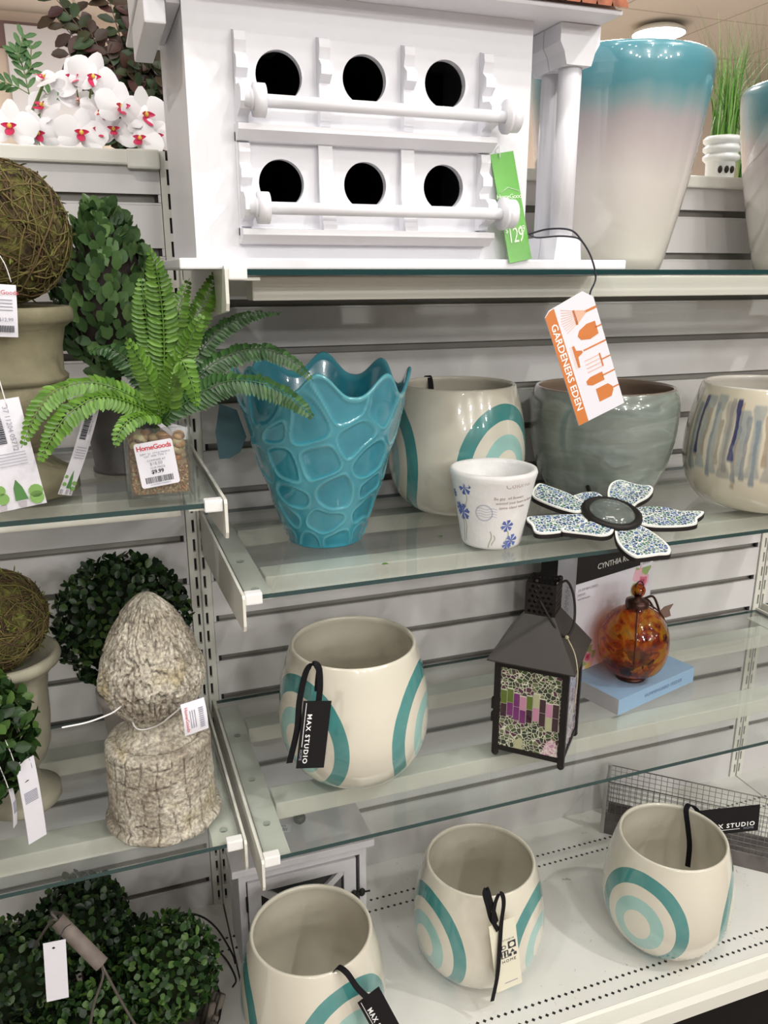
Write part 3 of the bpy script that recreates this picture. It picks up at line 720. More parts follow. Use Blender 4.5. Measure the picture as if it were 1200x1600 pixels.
# green price card
mx, w, h = frame_mx((.3335, -.3815, .1535), (.3645, -.3815, .157), (.3560, -.3990, .0290))
gt = empty('green_price_card', (0, 0, 0), 'bright green price card reading 129.99 hanging at the birdhouse corner', 'price tag'); gt.matrix_world = mx
card_mesh(w, h, .0006, .0).build('card', greenplastic, gt)
q = MB(); add_text(q, 'HomeGoods', .0078, w*.52, -h*.40, 0, -.10, .0001, .0004, spacing=.85); 
q.tube([(.004, -h*.355, .0004), (w*.5, -h*.315, .0004), (w-.002, -h*.365, .0004)], .0004, 4)
add_text(q, '$', .009, .0035, -h*.70, 0, 0, .0001, .0004); add_text(q, '129', .026, w*.48, -h*.76, 0, -.05, .0001, .0004, spacing=.9, sx=.62); add_text(q, '99', .011, w-.006, -h*.71, 0, 0, .0001, .0004, sx=.7)
q.build('lettering', mat('pale_green_ink', (.78, .88, .70), .5), gt)
q = MB(); q.tube(crv([(w*.35, -.006, .002), (w*.40, .006, .002), (w*.30, .004, -.002), (w*.35, -.004, -.001)], 6), .0005, 6); q.build('loop', plastic_w, gt)

def max_tag(TL, TR, BL, label, ribbon_pts, side, vertical=True, flip=False):
    mx, w, h = frame_mx(TL, TR, BL)
    r = empty('brand_tag', (0, 0, 0), label, 'tag', 'black brand tags on the ringed pots'); r.matrix_world = mx
    card_mesh(w, h, .0008, .0).build('card', black, r)
    q = MB()
    if vertical:
        add_text(q, 'MAX STUDIO', h*.092, w*.27, -h*.56, 0, -pi/2, .0001, .0003, spacing=1.25, bold=.02, sx=1.12)
        q.box((w*.105, -h*.68, .0001), (w*.125, -h*.03, .0003)); add_text(q, 'HOME', h*.055, w*.10, -h*.80, 1, -pi/2, .0001, .0003, spacing=1.1)
    else:
        add_text(q, 'MAX STUDIO', w*.108, w*.55, -h*.70, 0, 0, .0001, .0003, spacing=1.25, bold=.02)
        q.box((w*.10, -h*.855, .0001), (w*.70, -h*.84, .0003)); add_text(q, 'HOME', w*.055, w*.84, -h*.85, 1, 0, .0001, .0003, spacing=1.1)
    q.build('lettering', [whiteink, greyink], r)
    im = mx.inverted(); q = MB()
    for pts in ribbon_pts: q.ribbon([im @ p for p in crv(pts, 8)], .0095, .0008, im.to_3x3() @ Vector(side))
    q.build('ribbon', ribbonm, r); return r
max_tag((.080, -.397, -.521), (.1165, -.399, -.5325), (.0645, -.407, -.613), 'black tag with white lettering hanging on the pot left of the lantern',
        [[(.100, -.396, -.530), (.103, -.396, -.505), (.103, -.392, -.480), (.095, -.392, -.473), (.085, -.394, -.482), (.075, -.396, -.520), (.070, -.398, -.560), (.057, -.402, -.606)],
         [(.1035, -.3925, -.482), (.104, -.381, -.508), (.103, -.383, -.518)]], (.9, .3, 0))
max_tag((.850, -.300, -.9505), (.968, -.331, -.953), (.853, -.301, -1.008), 'black tag standing out behind the rim of the right-hand ringed pot',
        [[(.853, -.301, -.953), (.842, -.2955, -.9405), (.833, -.2935, -.9375), (.823, -.300, -.944), (.824, -.309, -.975), (.826, -.316, -1.01), (.822, -.322, -1.05)]], (.6, -.8, 0), vertical=False)
max_tag((.129, -.4605, -.976), (.154, -.4560, -.950), (.170, -.466, -1.080), 'black tag on the front of the ringed pot at the photo bottom',
        [[(.106, -.424, -.9465), (.111, -.428, -.9375), (.120, -.440, -.9395), (.130, -.452, -.955), (.139, -.4585, -.966), (.144, -.4600, -.972)]], (.7, .5, 0))
q = MB(); q.ribbon(crv([(.4080, -.0390, -.192), (.4060, -.0365, -.162), (.4040, -.0310, -.1515), (.4020, -.0235, -.1580), (.4010, -.0200, -.185)], 6), .0095, .0008, (1, .1, 0))
o = q.build('ribbon', ribbonm); tag(o, 'short black ribbon looped over the rim of the pot behind the small decal pot', 'ribbon')
# cream studio tag on middle deck pot
mx, w, h = frame_mx((.364, -.4035, -.969), (.410, -.404, -.972), (.380, -.411, -1.099))
r = empty('brand_tag', (0, 0, 0), 'cream card with black square pictures tied to the middle deck pot', 'tag'); r.matrix_world = mx
card_mesh(w, h, .0007, 0).build('card', cream_paper, r)
q = MB(); s_ = w*.30
add_text(q, 'STUDIO', .0042, w*.66, -h*.285, 0, 0, .0001, .0003, spacing=1.5)
q.box((w*.62, -h*.32-s_, .0001), (w*.62+s_, -h*.32, .0003)); q.box((w*.62-s_, -h*.33-2*s_, .0001), (w*.62-.0005, -h*.33-s_, .0003))
q.box((w*.34, -h*.33-.0035, .0001), (w*.40, -h*.33-s_+.003, .0003))
q.add([(w*.62-s_*.55+.004*cos(a*pi/8), -h*.33-s_*.5+.004*sin(a*pi/8), .0002) for a in range(16)]+[(w*.62-s_*.55+.0026*cos(a*pi/8), -h*.33-s_*.5+.0026*sin(a*pi/8), .0002) for a in range(16)], [(a, (a+1) % 16, 16+(a+1) % 16, 16+a) for a in range(16)])
q.add([(w*.62+s_*.5+.0045*cos(a*pi/8), -h*.32-s_*.5+.0045*sin(a*pi/8), .0004) for a in range(16)], [tuple(range(16))], 1)
for dx in (.28, .70): q.prism([(w*.62-s_+s_*dx-.0015, -h*.33-s_*1.12), (w*.62-s_+s_*dx+.0015, -h*.33-s_*1.12), (w*.62-s_+s_*dx+.0008, -h*.33-s_*1.5), (w*.62-s_+s_*dx+.002, -h*.33-s_*1.9), (w*.62-s_+s_*dx-.002, -h*.33-s_*1.9), (w*.62-s_+s_*dx-.0008, -h*.33-s_*1.5)], 'z', .0003, .0005, 1)
q.prism([(w*.62+s_*.2, -h*.33-s_*1.5), (w*.62+s_*.8, -h*.33-s_*1.5), (w*.62+s_*.5, -h*.33-s_*1.05)], 'z', .0001, .0003); q.box((w*.62, -h*.33-s_*2, .0001), (w*.62+s_*.35, -h*.33-s_*1.6, .0003)); q.box((w*.62+s_*.6, -h*.33-s_*2, .0001), (w*.62+s_, -h*.33-s_*1.6, .0003))
add_text(q, 'HOME', .0075, w*.60, -h*.33-s_*2.5, 0, 0, .0001, .0003, spacing=1.3)
q.box((w*.35, -h*.915, .0001), (w*.85, -h*.905, .0003), 2)
q.build('lettering', [ink, cream_paper, greyink], r)
im = mx.inverted(); q = MB()
for pts in ([(.382, -.404, -.975), (.370, -.401, -.960), (.362, -.400, -.930), (.357, -.398, -.908), (.362, -.396, -.903), (.368, -.399, -.925), (.378, -.403, -.965)],
            [(.380, -.4055, -.980), (.372, -.4035, -.960), (.374, -.401, -.935), (.381, -.400, -.916), (.387, -.4015, -.918), (.389, -.403, -.935), (.385, -.4055, -.968), (.382, -.4095, -1.01), (.378, -.4135, -1.06), (.369, -.4165, -1.106)]):
    q.ribbon([im @ p for p in crv(pts, 8)], .0075, .0007, im.to_3x3() @ Vector((1, .15, 0)))
q.build('ribbon', ribbonm, r)

# ============================================================ MOSAIC METAL FLOWER
def mosaic(name, stops, grout, scale, edge, rough=.25, coat=.5):
    m, t, b = nt(name); ov = OBJ(t)
    ve = N(t, 'ShaderNodeTexVoronoi', feature='DISTANCE_TO_EDGE', ins={'Scale': scale}); vc = N(t, 'ShaderNodeTexVoronoi', feature='F1', ins={'Scale': scale})
    t.links.new(ov, ve.inputs['Vector']); t.links.new(ov, vc.inputs['Vector'])
    sp_ = N(t, 'ShaderNodeSeparateColor'); t.links.new(vc.outputs['Color'], sp_.inputs[0])
    r = ramp(t, stops, 'CONSTANT'); t.links.new(sp_.outputs[0], r.inputs[0])
    t.links.new(MIX(t, M2(t, 'LESS_THAN', ve.outputs['Distance'], edge), r.outputs[0], grout), b.inputs['Base Color'])
    b.inputs['Roughness'].default_value = rough; b.inputs['Coat Weight'].default_value = coat; return m
mos_b = mosaic('blue_mosaic', [(0, (.02, .07, .17)), (.25, (.03, .12, .15)), (.45, (.05, .16, .11)), (.6, (.06, .13, .32)), (.82, (.20, .30, .30))], (.74, .76, .70), 185, .075)
FC = (0.5678, -0.3517, -0.3271)
fl = empty('mosaic_flower', FC, 'flat metal garden flower with eight blue mosaic petals and grey glass centre', 'garden ornament')
PET = [[(-0.0224, 0.0255), (-0.0331, 0.0612), (-0.0524, 0.0876), (-0.0649, 0.0998), (-0.0778, 0.0919), (-0.0907, 0.0776), (-0.0947, 0.0635), (-0.0802, 0.0395), (-0.0589, 0.0185), (-0.043, 0.0138)], [(-0.0271, 0.0615), (-0.0064, 0.0665), (0.0122, 0.0646), (0.0182, 0.0524), (0.013, 0.0307), (-0.0024, 0.0239), (-0.0186, 0.0286), (-0.0246, 0.0436)], [(0.0154, 0.0302), (0.031, 0.0568), (0.0525, 0.0801), (0.0745, 0.0883), (0.0861, 0.078), (0.0994, 0.0675), (0.1148, 0.0628), (0.1108, 0.0498), (0.0895, 0.0335), (0.063, 0.0219), (0.0471, 0.0132), (0.0278, 0.0167)], [(0.0473, 0.0107), (0.068, 0.0121), (0.0956, 0.0059), (0.1155, -0.0052), (0.1103, -0.0093), (0.0746, -0.0116), (0.0466, -0.0096)], [(0.032, -0.0221), (0.0711, -0.011), (0.1104, -0.0118), (0.1504, -0.0177), (0.1469, -0.0246), (0.1294, -0.0338), (0.1171, -0.0466), (0.086, -0.0486), (0.0479, -0.0427), (0.0287, -0.0321)], [(-0.0123, -0.0269), (0.0163, -0.0281), (0.0295, -0.0364), (0.0367, -0.0579), (0.0386, -0.0807), (0.0355, -0.0937), (0.0265, -0.1027), (0.0082, -0.1018), (-0.0173, -0.102), (-0.0293, -0.0987), (-0.0344, -0.0802), (-0.0294, -0.0567)], [(-0.0122, -0.0228), (-0.0338, -0.013), (-0.0652, -0.016), (-0.0928, -0.0195), (-0.0993, -0.0257), (-0.0892, -0.0315), (-0.0665, -0.0413), (-0.0494, -0.0485), (-0.0341, -0.0474), (-0.0215, -0.0385)], [(-0.0397, 0.0102), (-0.0689, 0.0142), (-0.1038, 0.0175), (-0.1284, 0.019), (-0.1354, 0.0114), (-0.1337, -0.0005), (-0.1374, -0.0169), (-0.1235, -0.0234), (-0.0917, -0.0237), (-0.0652, -0.016), (-0.0454, -0.0079)]]
for pi_, P in enumerate(PET):
    c0 = Vector((sum(p[0] for p in P)/len(P), sum(p[1] for p in P)/len(P))); P = [(p[0], p[1]) for p in crv([Vector((a, b_, 0)) for a, b_ in P]+[Vector((P[0][0], P[0][1], 0))], 5)[:-1]]
    dz = (-.0012 if pi_ % 2 else .0012)
    zf = lambda x, y: .28*y + dz - .018*max(0, hypot(x, y)-.08)*(1 if y < 0 else 0)
    def sheet(sc, z0, z1):
        n = len(P); Q = [(c0.x+(a-c0.x)*sc, c0.y+(b_-c0.y)*sc) for a, b_ in P]
        vs = [(a, b_, zf(a, b_)+z0) for a, b_ in Q]+[(a, b_, zf(a, b_)+z1) for a, b_ in Q]
        return vs, [tuple(range(n))[::-1], tuple(range(n, 2*n))]+[(i, (i+1) % n, n+(i+1) % n, n+i) for i in range(n)]
    q = MB(); q.add(*sheet(1.02, -.0085, -.0025), 0); q.add(*sheet(1.0, -.0024, 0), 1); q.add(*sheet(.90, 0, .0008), 2)
    q.build('petal', [blackmetal, mat('white_grout', (.80, .80, .76), .5), mos_b], fl)
tilt = Matrix.Rotation(math.atan(.28), 4, 'X')
q = MB(); q.lathe([(.030, -.004), (.044, -.003), (.0455, .001), (.0445, .005), (.040, .0075), (.036, .005), (.033, .003)], 48, 0, tilt); q.build('centre_ring', blackmetal, fl)
q = MB(); q.lathe([(.035, .003), (.034, .006), (.028, .0105), (.018, .0135), (.008, .0145), (.001, .0148)], 40, 0, tilt); q.build('centre_glass', mat('grey_glass_gem', (.11, .13, .12), .06, coat=1), fl)
q = MB(); q.tube([(0, .0, -.006), (.01, .06, -.006), (.045, .125, -.003), (.05, .14, .004)], .0035, 8); q.tube([(0, -.06, -.028), (0, -.02, -.012)], .003, 8); q.box((-.006, -.066, -.0355), (.006, -.054, -.026)); q.build('support_wire', blackmetal, fl)

# ============================================================ LANTERN
lt = empty('lantern', (.478, -.323, Z3+.0002), 'black metal lantern with purple and green mosaic glass panels and pierced chimney', 'lantern', rz=rad(-43.5))
hb = .052
for sx in (-1, 1):
    for sy in (-1, 1):
        q = MB(); q.bbox((sx*hb-.005, sy*hb-.005, .006), (sx*hb+.005, sy*hb+.005, .168), .001); q.sphere((sx*hb, sy*hb, .0062), .0060, 12, 8); q.build('corner_post', blackmetal, lt)
for z in (.016, .160):
    q = MB()
    for s_ in (-1, 1): q.box((-hb, s_*hb-.003, z-.004), (hb, s_*hb+.003, z+.004)); q.box((s_*hb-.003, -hb, z-.004), (s_*hb+.003, hb, z+.004))
    if z < .1: q.box((-hb, -hb, .012), (hb, hb, .015))
    q.build('frame_rail', blackmetal, lt)
mos_g = mosaic('green_purple_mosaic', [(0, (.025, .04, .02)), (.3, (.05, .085, .025)), (.5, (.085, .025, .055)), (.7, (.06, .055, .04)), (.85, (.14, .16, .08))], (.60, .60, .47), 150, .055)
mos_p = mosaic('lilac_mosaic', [(0, (.30, .24, .30)), (.3, (.14, .10, .22)), (.5, (.40, .38, .40)), (.7, (.10, .09, .12)), (.85, (.45, .30, .38))], (.55, .52, .55), 120, .06)
cols = [mat('glass_violet', (.16, .02, .14), .12, coat=1), mat('glass_pink', (.50, .22, .34), .12, coat=1), mat('glass_moss', (.10, .15, .02), .12, coat=1), mat('glass_plum', (.035, .008, .020), .12, coat=1), mat('glass_sand', (.42, .42, .25), .12, coat=1)]
q = MB(); q.box((-hb+.005, -hb-.0012, .020), (hb-.005, -hb+.0012, .156), 0)
sq = [(.118, [2, 3]), (.1215, [2, 0]), (.116, [0, 0]), (.1125, [1, 0]), (.1155, [2, 3]), (.121, [4, 1]), (.1145, [3, 3]), (.109, [1, 4]), (.110, [3, 3])]
wq = .0098
for i, (zt_, cc) in enumerate(sq):
    xa = -hb+.0065+i*.0101
    q.box((xa-.0004, -hb-.0015, zt_-.047), (xa+wq+.0001, -hb-.0010, zt_+.0006), 6)
    for j, c_ in enumerate(cc): q.box((xa, -hb-.0022, zt_-.023*(j+1)), (xa+wq-.0007, -hb-.0012, zt_-.023*j-.0010), 1+c_)
q.prism([(.020, .0205), (.0455, .0205), (.0455, .040), (.036, .050), (.027, .040)], 'y', -hb-.0020, -hb-.0010, 7)
q.prism([(-.022, .0205), (-.010, .0205), (-.008, .036), (-.013, .041), (-.021, .034)], 'y', -hb-.0020, -hb-.0010, 5)
pinkm = mosaic('pink_mosaic', [(0, (.50, .25, .35)), (.5, (.60, .38, .45))], (.72, .66, .60), 150, .06)
q.build('mosaic_panel', [mos_g]+cols+[mat('pale_grout', (.62, .62, .50), .6), pinkm], lt)
for sx, nm in ((1, 0), (-1, 0)): q = MB(); q.box((sx*hb-.0012, -hb+.005, .020), (sx*hb+.0012, hb-.005, .156)); q.build('mosaic_panel', mos_p, lt)
q = MB(); q.box((-hb+.005, hb-.0012, .020), (hb-.005, hb+.0012, .156)); q.build('mosaic_panel', mos_p, lt)
def frustum(mb, a, z0, b_, z1, mi=0, close=False):
    vs = [(-a, -a, z0), (a, -a, z0), (a, a, z0), (-a, a, z0), (-b_, -b_, z1), (b_, -b_, z1), (b_, b_, z1), (-b_, b_, z1)]
    mb.add(vs, [(0, 1, 5, 4), (1, 2, 6, 5), (2, 3, 7, 6), (3, 0, 4, 7), (0, 3, 2, 1), (4, 5, 6, 7)], mi)
roofm = mat('dull_roof_metal', (.034, .029, .025), .45, metal=.25, var=.15, vscale=12)
q = MB(); frustum(q, .067, .168, .067, .170); frustum(q, .067, .170, .023, .236); q.build('roof', roofm, lt)
# pierced chimney: four perforated plates
q = MB(); cw = .0225; z0, z1 = .236, .287
hs = [[(-cw, z0), (cw, z0), (cw, z1), (-cw, z1)]]
for r_ in range(6):
    for c_ in range(5 if r_ % 2 == 0 else 4):
        hx = -.0164+.0082*c_+(.0041 if r_ % 2 else 0); hz = z0+.0055+.0081*r_
        hs.append([(hx+.0027*cos(2*pi*k_/10), hz+.0027*sin(2*pi*k_/10)) for k_ in range(10)])
vs, fs = curve_mesh(hs, .0006)
for k_ in range(4):
    q.add([(p.x, -cw+p.z, p.y) for p in vs], fs, 0, False, Matrix.Rotation(k_*pi/2, 4, 'Z'))
q.build('chimney', blackmetal, lt)
q = MB(); q.tube(crv([(.022, .0, .282), (.032, .012, .284), (.045, .005, .262), (.051, -.015, .230), (.044, -.032, .214), (.028, -.030, .222), (.0, -.026, .262)], 8), .0019, 8); q.build('wire_handle', blackmetal, lt)
q = MB(); q.sphere((.021, .012, .2875), .0045, 12, 8); q.build('knob', blackmetal, lt)
q = MB(); q.tube(crv([(.044, -.036, .216), (.046, -.030, .209), (.060, -.040, .190), (.068, -.052, .160), (.0665, -.056, .105)], 6), .0010, 6); q.sphere((.045, -.033, .213), .0032, 8, 6); q.build('twine', mat('natural_twine', (.38, .34, .22), .9), lt)
q = MB(); q.bbox((-hb-.0085, -hb-.004, .082), (-hb-.0045, -hb+.004, .100), .001); q.build('latch', blackmetal, lt); q = MB(); q.bbox((-hb-.0085, -hb-.004, .060), (-hb-.0045, -hb+.004, .075), .001); q.build('latch', blackmetal, lt)

# ============================================================ FEEDER BOX + GLASS FEEDER
ang = math.atan2(.056, .205)
pk = empty('feeder_box', (.658, -.291, Z3+.0002), 'white floral display carton with black header and pale blue base shelf', 'box', rz=ang)
PW, PH = .2125, .262
bluec = mat('pale_blue_card', (.24, .37, .52), .45); greyc = mat('grey_card_side', (.42, .40, .42), .6); whitec = mat('white_card', (.70, .68, .74), .45)
blackc = mat('black_card_header', (.014, .013, .013), .5, spec=.25)
q = MB(); q.box((0, 0, 0), (PW, .112, .030), 0); o = q.build('base_tray', [bluec, mat('pale_grey_side', (.50, .49, .51), .5)], pk)
for p in o.data.polygons: p.material_index = 1 if p.normal.x < -.5 else 0
q = MB(); q.box((-.0005, .1122, 0), (PW+.0005, .157, PH), 0); q.build('back_carton', whitec, pk)
q = MB(); q.box((-.001, .158, 0), (PW+.001, .197, PH+.004)); q.build('rear_carton', blackc, pk)
q = MB(); q.box((-.0008, .1112, PH-.056), (PW*.815, .1121, PH-.002)); q.build('header_panel', blackc, pk)
FL = [mat('rose_print', (.62, .16, .24), .5), mat('pink_print', (.75, .42, .50), .5), mat('yellow_print', (.70, .58, .18), .5), mat('leaf_print', (.30, .42, .16), .5), mat('crimson_print', (.40, .05, .10), .5)]
q = MB(); rng = random.Random(3)
def blob(cx_, cz_, r, mi, yy):
    n = 9; pts = [(cx_+r*(1+.25*sin(3*k_+cx_*99))*cos(2*pi*k_/n), cz_+r*(1+.25*sin(3*k_+cx_*99))*sin(2*pi*k_/n)) for k_ in range(n)]
    q.prism(pts, 'y', yy, .1122, mi)
for (bx, bz, s_) in ((.186, .168, 1.35), (.018, .062, 1.0), (.045, .052, .8)):
    for k_ in range(8): a = rng.uniform(0, 6.28); blob(bx+.016*s_*cos(a), bz+.022*s_*sin(a), .010*s_, rng.choice([1, 1, 2, 3]), .1119-.00002*k_)
    blob(bx, bz, .014*s_, 1, .1115); blob(bx-.001, bz+.001, .010*s_, 0, .1113); blob(bx-.002, bz+.002, .005*s_, 4, .1111)
q.build('flower_print', FL, pk)
def rot_text(mb, txt, size, ox, oy, oz, face, mi=0, spacing=1.0, bold=0, sx=1):
    vs, fs = text_geo(txt, size, .00015, 'LEFT', spacing, bold)
    if face == 'front': mb.add([(ox+p.x*sx, oy-p.z, oz+p.y) for p in vs], fs, mi)
    if face == 'left_down': mb.add([(ox-p.z, oy+p.y, oz-p.x*sx) for p in vs], fs, mi)   # reads downward on the left side
q = MB(); rot_text(q, 'CYNTHIA ROWLEY', .0155, .052, .1110, PH-.034, 'front', 0, .95); rot_text(q, 'HUMMINGBIRD FEEDER', .0095, .070, -.0003, .015, 'front', 1, 1.08)
rot_text(q, 'HUMMINGBIRD', .0075, .006, .1118, PH-.070, 'front', 2); rot_text(q, 'FEEDER', .006, .006, .1118, PH-.079, 'front', 2); rot_text(q, 'hand blown glass', .005, .006, .1118, PH-.087, 'front', 2)
rot_text(q, 'HUMMINGBIRD FEEDER', .0145, -.0008, .130, PH-.065, 'left_down', 2)
q.build('lettering', [mat('pale_ink', (.62, .60, .56), .5), mat('blue_grey_ink', (.12, .18, .28), .5), mat('mid_grey_ink', (.42, .40, .46), .5)], pk)
q = MB(); q.box((PW*.835, .1110, PH-.062), (PW-.004, .1121, PH-.026)); q.build('price_sticker', paper, pk)
q = MB()
for k_ in range(9): q.box((PW*.845+.0026*k_, .1107, PH-.056), (PW*.845+.0026*k_+.0013, .11095, PH-.047))
for k_ in range(3): q.box((PW*.85, .1107, PH-.033-.004*k_), (PW*.85+.018, .11095, PH-.0315-.004*k_))
q.build('barcode', greyink, pk)

gm_, t, b = nt('amber_glass'); t.nodes.remove(b); out = t.nodes['Material Output']; ov = OBJ(t)
n1 = NOISE(t, ov, 26, 5, 1.8)
rA = ramp(t, [(.30, (.08, .02, .015)), (.40, (.35, .04, .015)), (.49, (.62, .15, .02)), (.57, (.75, .38, .02)), (.70, (.42, .30, .04))]); t.links.new(n1, rA.inputs[0])
tr = N(t, 'ShaderNodeBsdfTransparent'); t.links.new(MIX(t, .35, rA.outputs[0], (.80, .50, .30)), tr.inputs[0])
tl = N(t, 'ShaderNodeBsdfTranslucent'); t.links.new(rA.outputs[0], tl.inputs[0]); df = N(t, 'ShaderNodeBsdfDiffuse'); t.links.new(rA.outputs[0], df.inputs[0])
gl = N(t, 'ShaderNodeBsdfGlossy'); gl.inputs['Roughness'].default_value = .03
ma = N(t, 'ShaderNodeMixShader'); ma.inputs[0].default_value = .5; t.links.new(tl.outputs[0], ma.inputs[1]); t.links.new(df.outputs[0], ma.inputs[2])
mb_ = N(t, 'ShaderNodeMixShader'); t.links.new(M2(t, 'MULTIPLY', M2(t, 'GREATER_THAN', NOISE(t, ov, 17, 4, 1), .47), .45), mb_.inputs[0]); t.links.new(tr.outputs[0], mb_.inputs[1]); t.links.new(ma.outputs[0], mb_.inputs[2])
lw_ = N(t, 'ShaderNodeLayerWeight', ins={'Blend': .5}); f5 = M2(t, 'ADD', M2(t, 'MULTIPLY', M2(t, 'POWER', lw_.outputs['Facing'], 4.0), .8), .05)
mc = N(t, 'ShaderNodeMixShader'); t.links.new(f5, mc.inputs[0]); t.links.new(mb_.outputs[0], mc.inputs[1]); t.links.new(gl.outputs[0], mc.inputs[2]); t.links.new(mc.outputs[0], out.inputs[0])
FDZ = -.006
fd = empty('glass_feeder', (.728, -.226, -.6858), 'round amber and red blown-glass feeder with dark wire loop standing on the blue carton base', 'bird feeder')
q = MB(); pf = [(.012, .009), (.030, .011), (.045, .021), (.055, .038), (.0598, .060), (.060, .078), (.057, .096), (.050, .111), (.040, .123), (.029, .131), (.021, .137), (.0175, .146), (.019, .150)]
pf = [(v.x, v.z) for v in crv([Vector((a, 0, c_)) for a, c_ in pf], 3)]
q.lathe(pf, 56, cap=False, rf=lambda r, z, a, k: (r*1.03*(1+.018*cos(5*a)*min(1, r/.05)), z)); q.build('glass_globe', gm_, fd)
darkc = mat('copper_brown', (.06, .025, .018), .3, metal=.6)
q = MB(); q.lathe([(.026, 0), (.027, .002), (.025, .006), (.018, .010), (.010, .012)], 32); q.build('foot', darkc, fd); q = MB(); q.lathe([(.0195, .134), (.0205, .137), (.0205, .147), (.017, .151), (.006, .154), (.006, .160)], 28); q.build('stopper', darkc, fd)
q = MB(); q.sphere((.0, .0, .168), .0125, 20, 12); q.build('glass_knob', gm_, fd)
def arcw(a): return [(.0625*sin(u)*cos(a)*(1 if u < 2.3 else .98), .0625*sin(u)*sin(a), .077+.066*cos(u)) for u in [k_*.2 for k_ in range(2, 15)]]
q = MB(); q.tube([(0, 0, .150)]+arcw(rad(-10))+[(0.0, 0, .012)], .0016, 6); q.tube([(0, 0, .150)]+arcw(rad(-125)), .0012, 6)
q.tube(crv([(.012, 0, .150), (.035, .004, .150), (.048, .004, .130), (.052, 0, .112)], 6), .0022, 6); q.tube(crv([(.010, .006, .148), (.03, .010, .142), (.044, .008, .124)], 6), .002, 6)
q.tube([(.009*cos(a*.5), -.002, .172+.014*sin(a*.5)) for a in range(13)], .0013, 6, closed=False); q.build('wire_harness', darkc, fd)
q = MB(); q.prism([(.048, .118), (.060, .128), (.079, .131), (.072, .120), (.076, .108), (.064, .106)], 'y', .0, .0012); q.build('metal_leaf', mat('brown_leaf_metal', (.22, .14, .11), .45, metal=.3), fd)

# ============================================================ STONE FINIAL
st, t, b = nt('weathered_stone'); ov = OBJ(t); a1 = NOISE(t, ov, 14, 8); a2 = NOISE(t, ov, 230, 6, .3)
r_ = ramp(t, [(.34, (.27, .23, .18)), (.46, (.40, .36, .29)), (.56, (.54, .50, .42)), (.68, (.35, .29, .16))]); t.links.new(a1, r_.inputs[0])
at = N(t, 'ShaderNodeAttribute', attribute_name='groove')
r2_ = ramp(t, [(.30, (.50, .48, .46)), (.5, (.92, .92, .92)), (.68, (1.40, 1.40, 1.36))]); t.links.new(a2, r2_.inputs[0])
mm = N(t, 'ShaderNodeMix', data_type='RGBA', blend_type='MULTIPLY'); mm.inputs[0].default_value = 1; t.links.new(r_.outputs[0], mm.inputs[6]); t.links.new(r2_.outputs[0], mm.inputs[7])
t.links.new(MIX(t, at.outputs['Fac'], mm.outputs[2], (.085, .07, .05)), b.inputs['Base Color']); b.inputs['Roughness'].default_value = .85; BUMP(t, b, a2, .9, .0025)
fn = empty('stone_finial', (-.103, -.304, ZL3+.0002), 'weathered carved stone finial, ribbed acorn head on a crazed cylinder', 'garden finial')
def rough_lathe(name, pf, fnd, groove, parent, n=150):
    mb = MB(); gv = []
    vs = []; fs = []
    for k_, (r, z) in enumerate(pf):
        for i in range(n):
            a = 2*pi*i/n; d = fnd(a, z, r); vs.append(((r+d)*cos(a), (r+d)*sin(a), z)); gv.append(groove(a, z, r))
    for k_ in range(len(pf)-1):
        for i in range(n): fs.append((k_*n+i, k_*n+(i+1) % n, (k_+1)*n+(i+1) % n, (k_+1)*n+i))
    fs.append(tuple(range(n))[::-1]); fs.append(tuple((len(pf)-1)*n+i for i in range(n))); mb.add(vs, fs, 0, True)
    o = mb.build(name, st, parent); at_ = o.data.attributes.new('groove', 'FLOAT', 'POINT'); at_.data.foreach_set('value', gv); return o
def nz3(a, z, s, r=.07): return noise.noise(Vector((r*cos(a)*s, r*sin(a)*s, z*s)))
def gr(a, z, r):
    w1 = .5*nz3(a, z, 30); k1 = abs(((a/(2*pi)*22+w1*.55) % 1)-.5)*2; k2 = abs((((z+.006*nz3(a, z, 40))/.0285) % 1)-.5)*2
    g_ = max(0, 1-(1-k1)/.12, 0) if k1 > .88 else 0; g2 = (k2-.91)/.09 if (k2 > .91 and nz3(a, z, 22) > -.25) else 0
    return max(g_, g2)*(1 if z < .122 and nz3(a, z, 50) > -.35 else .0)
pf = [(.070, 0), (.077, .002), (.079, .006), (.078, .010), (.0735, .013)]+[(.0725-.003*q/50, .013+.107*q/50) for q in range(51)]+[(.067, .1245), (.062, .128), (.058, .1285), (.055, .126)]
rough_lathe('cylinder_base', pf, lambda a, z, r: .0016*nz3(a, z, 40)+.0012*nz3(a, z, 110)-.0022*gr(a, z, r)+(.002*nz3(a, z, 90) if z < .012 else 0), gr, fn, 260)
pf = [(.056, .124), (.054, .131), (.047, .136), (.041, .139), (.0375, .144), (.036, .154), (.036, .163), (.038, .170)]
rough_lathe('neck', pf, lambda a, z, r: .002*nz3(a, z, 60), lambda a, z, r: 0, fn, 90)
pf = [(v.x, v.z) for v in crv([Vector(p) for p in ((.033, 0, .163), (.041, 0, .166), (.052, 0, .175), (.0625, 0, .191), (.068, 0, .210), (.0665, 0, .230), (.058, 0, .257), (.045, 0, .286), (.029, 0, .311), (.013, 0, .328), (.002, 0, .333))], 14)]
def leafd(a, z, r):
    # overlapping carved leaves: rows with pointed tips
    u = (z-.160)/.175; row = u*3.6; k_ = math.floor(row); f_ = row-k_; n_ = 11; c_ = ((a/(2*pi)*n_+.5*(k_ % 2)) % 1)-.5
    lip = max(0, (1-abs(c_)*2))**.6
    return .0034*lip*(1-f_)*min(1, r/.04)-(.0052*max(0, 1-abs(nz3(a, z*.38, 110))*7)+.0035*max(0, 1-abs(nz3(a+2, z*.45, 210))*6))*min(1, r/.03)+.0022*nz3(a, z, 45)
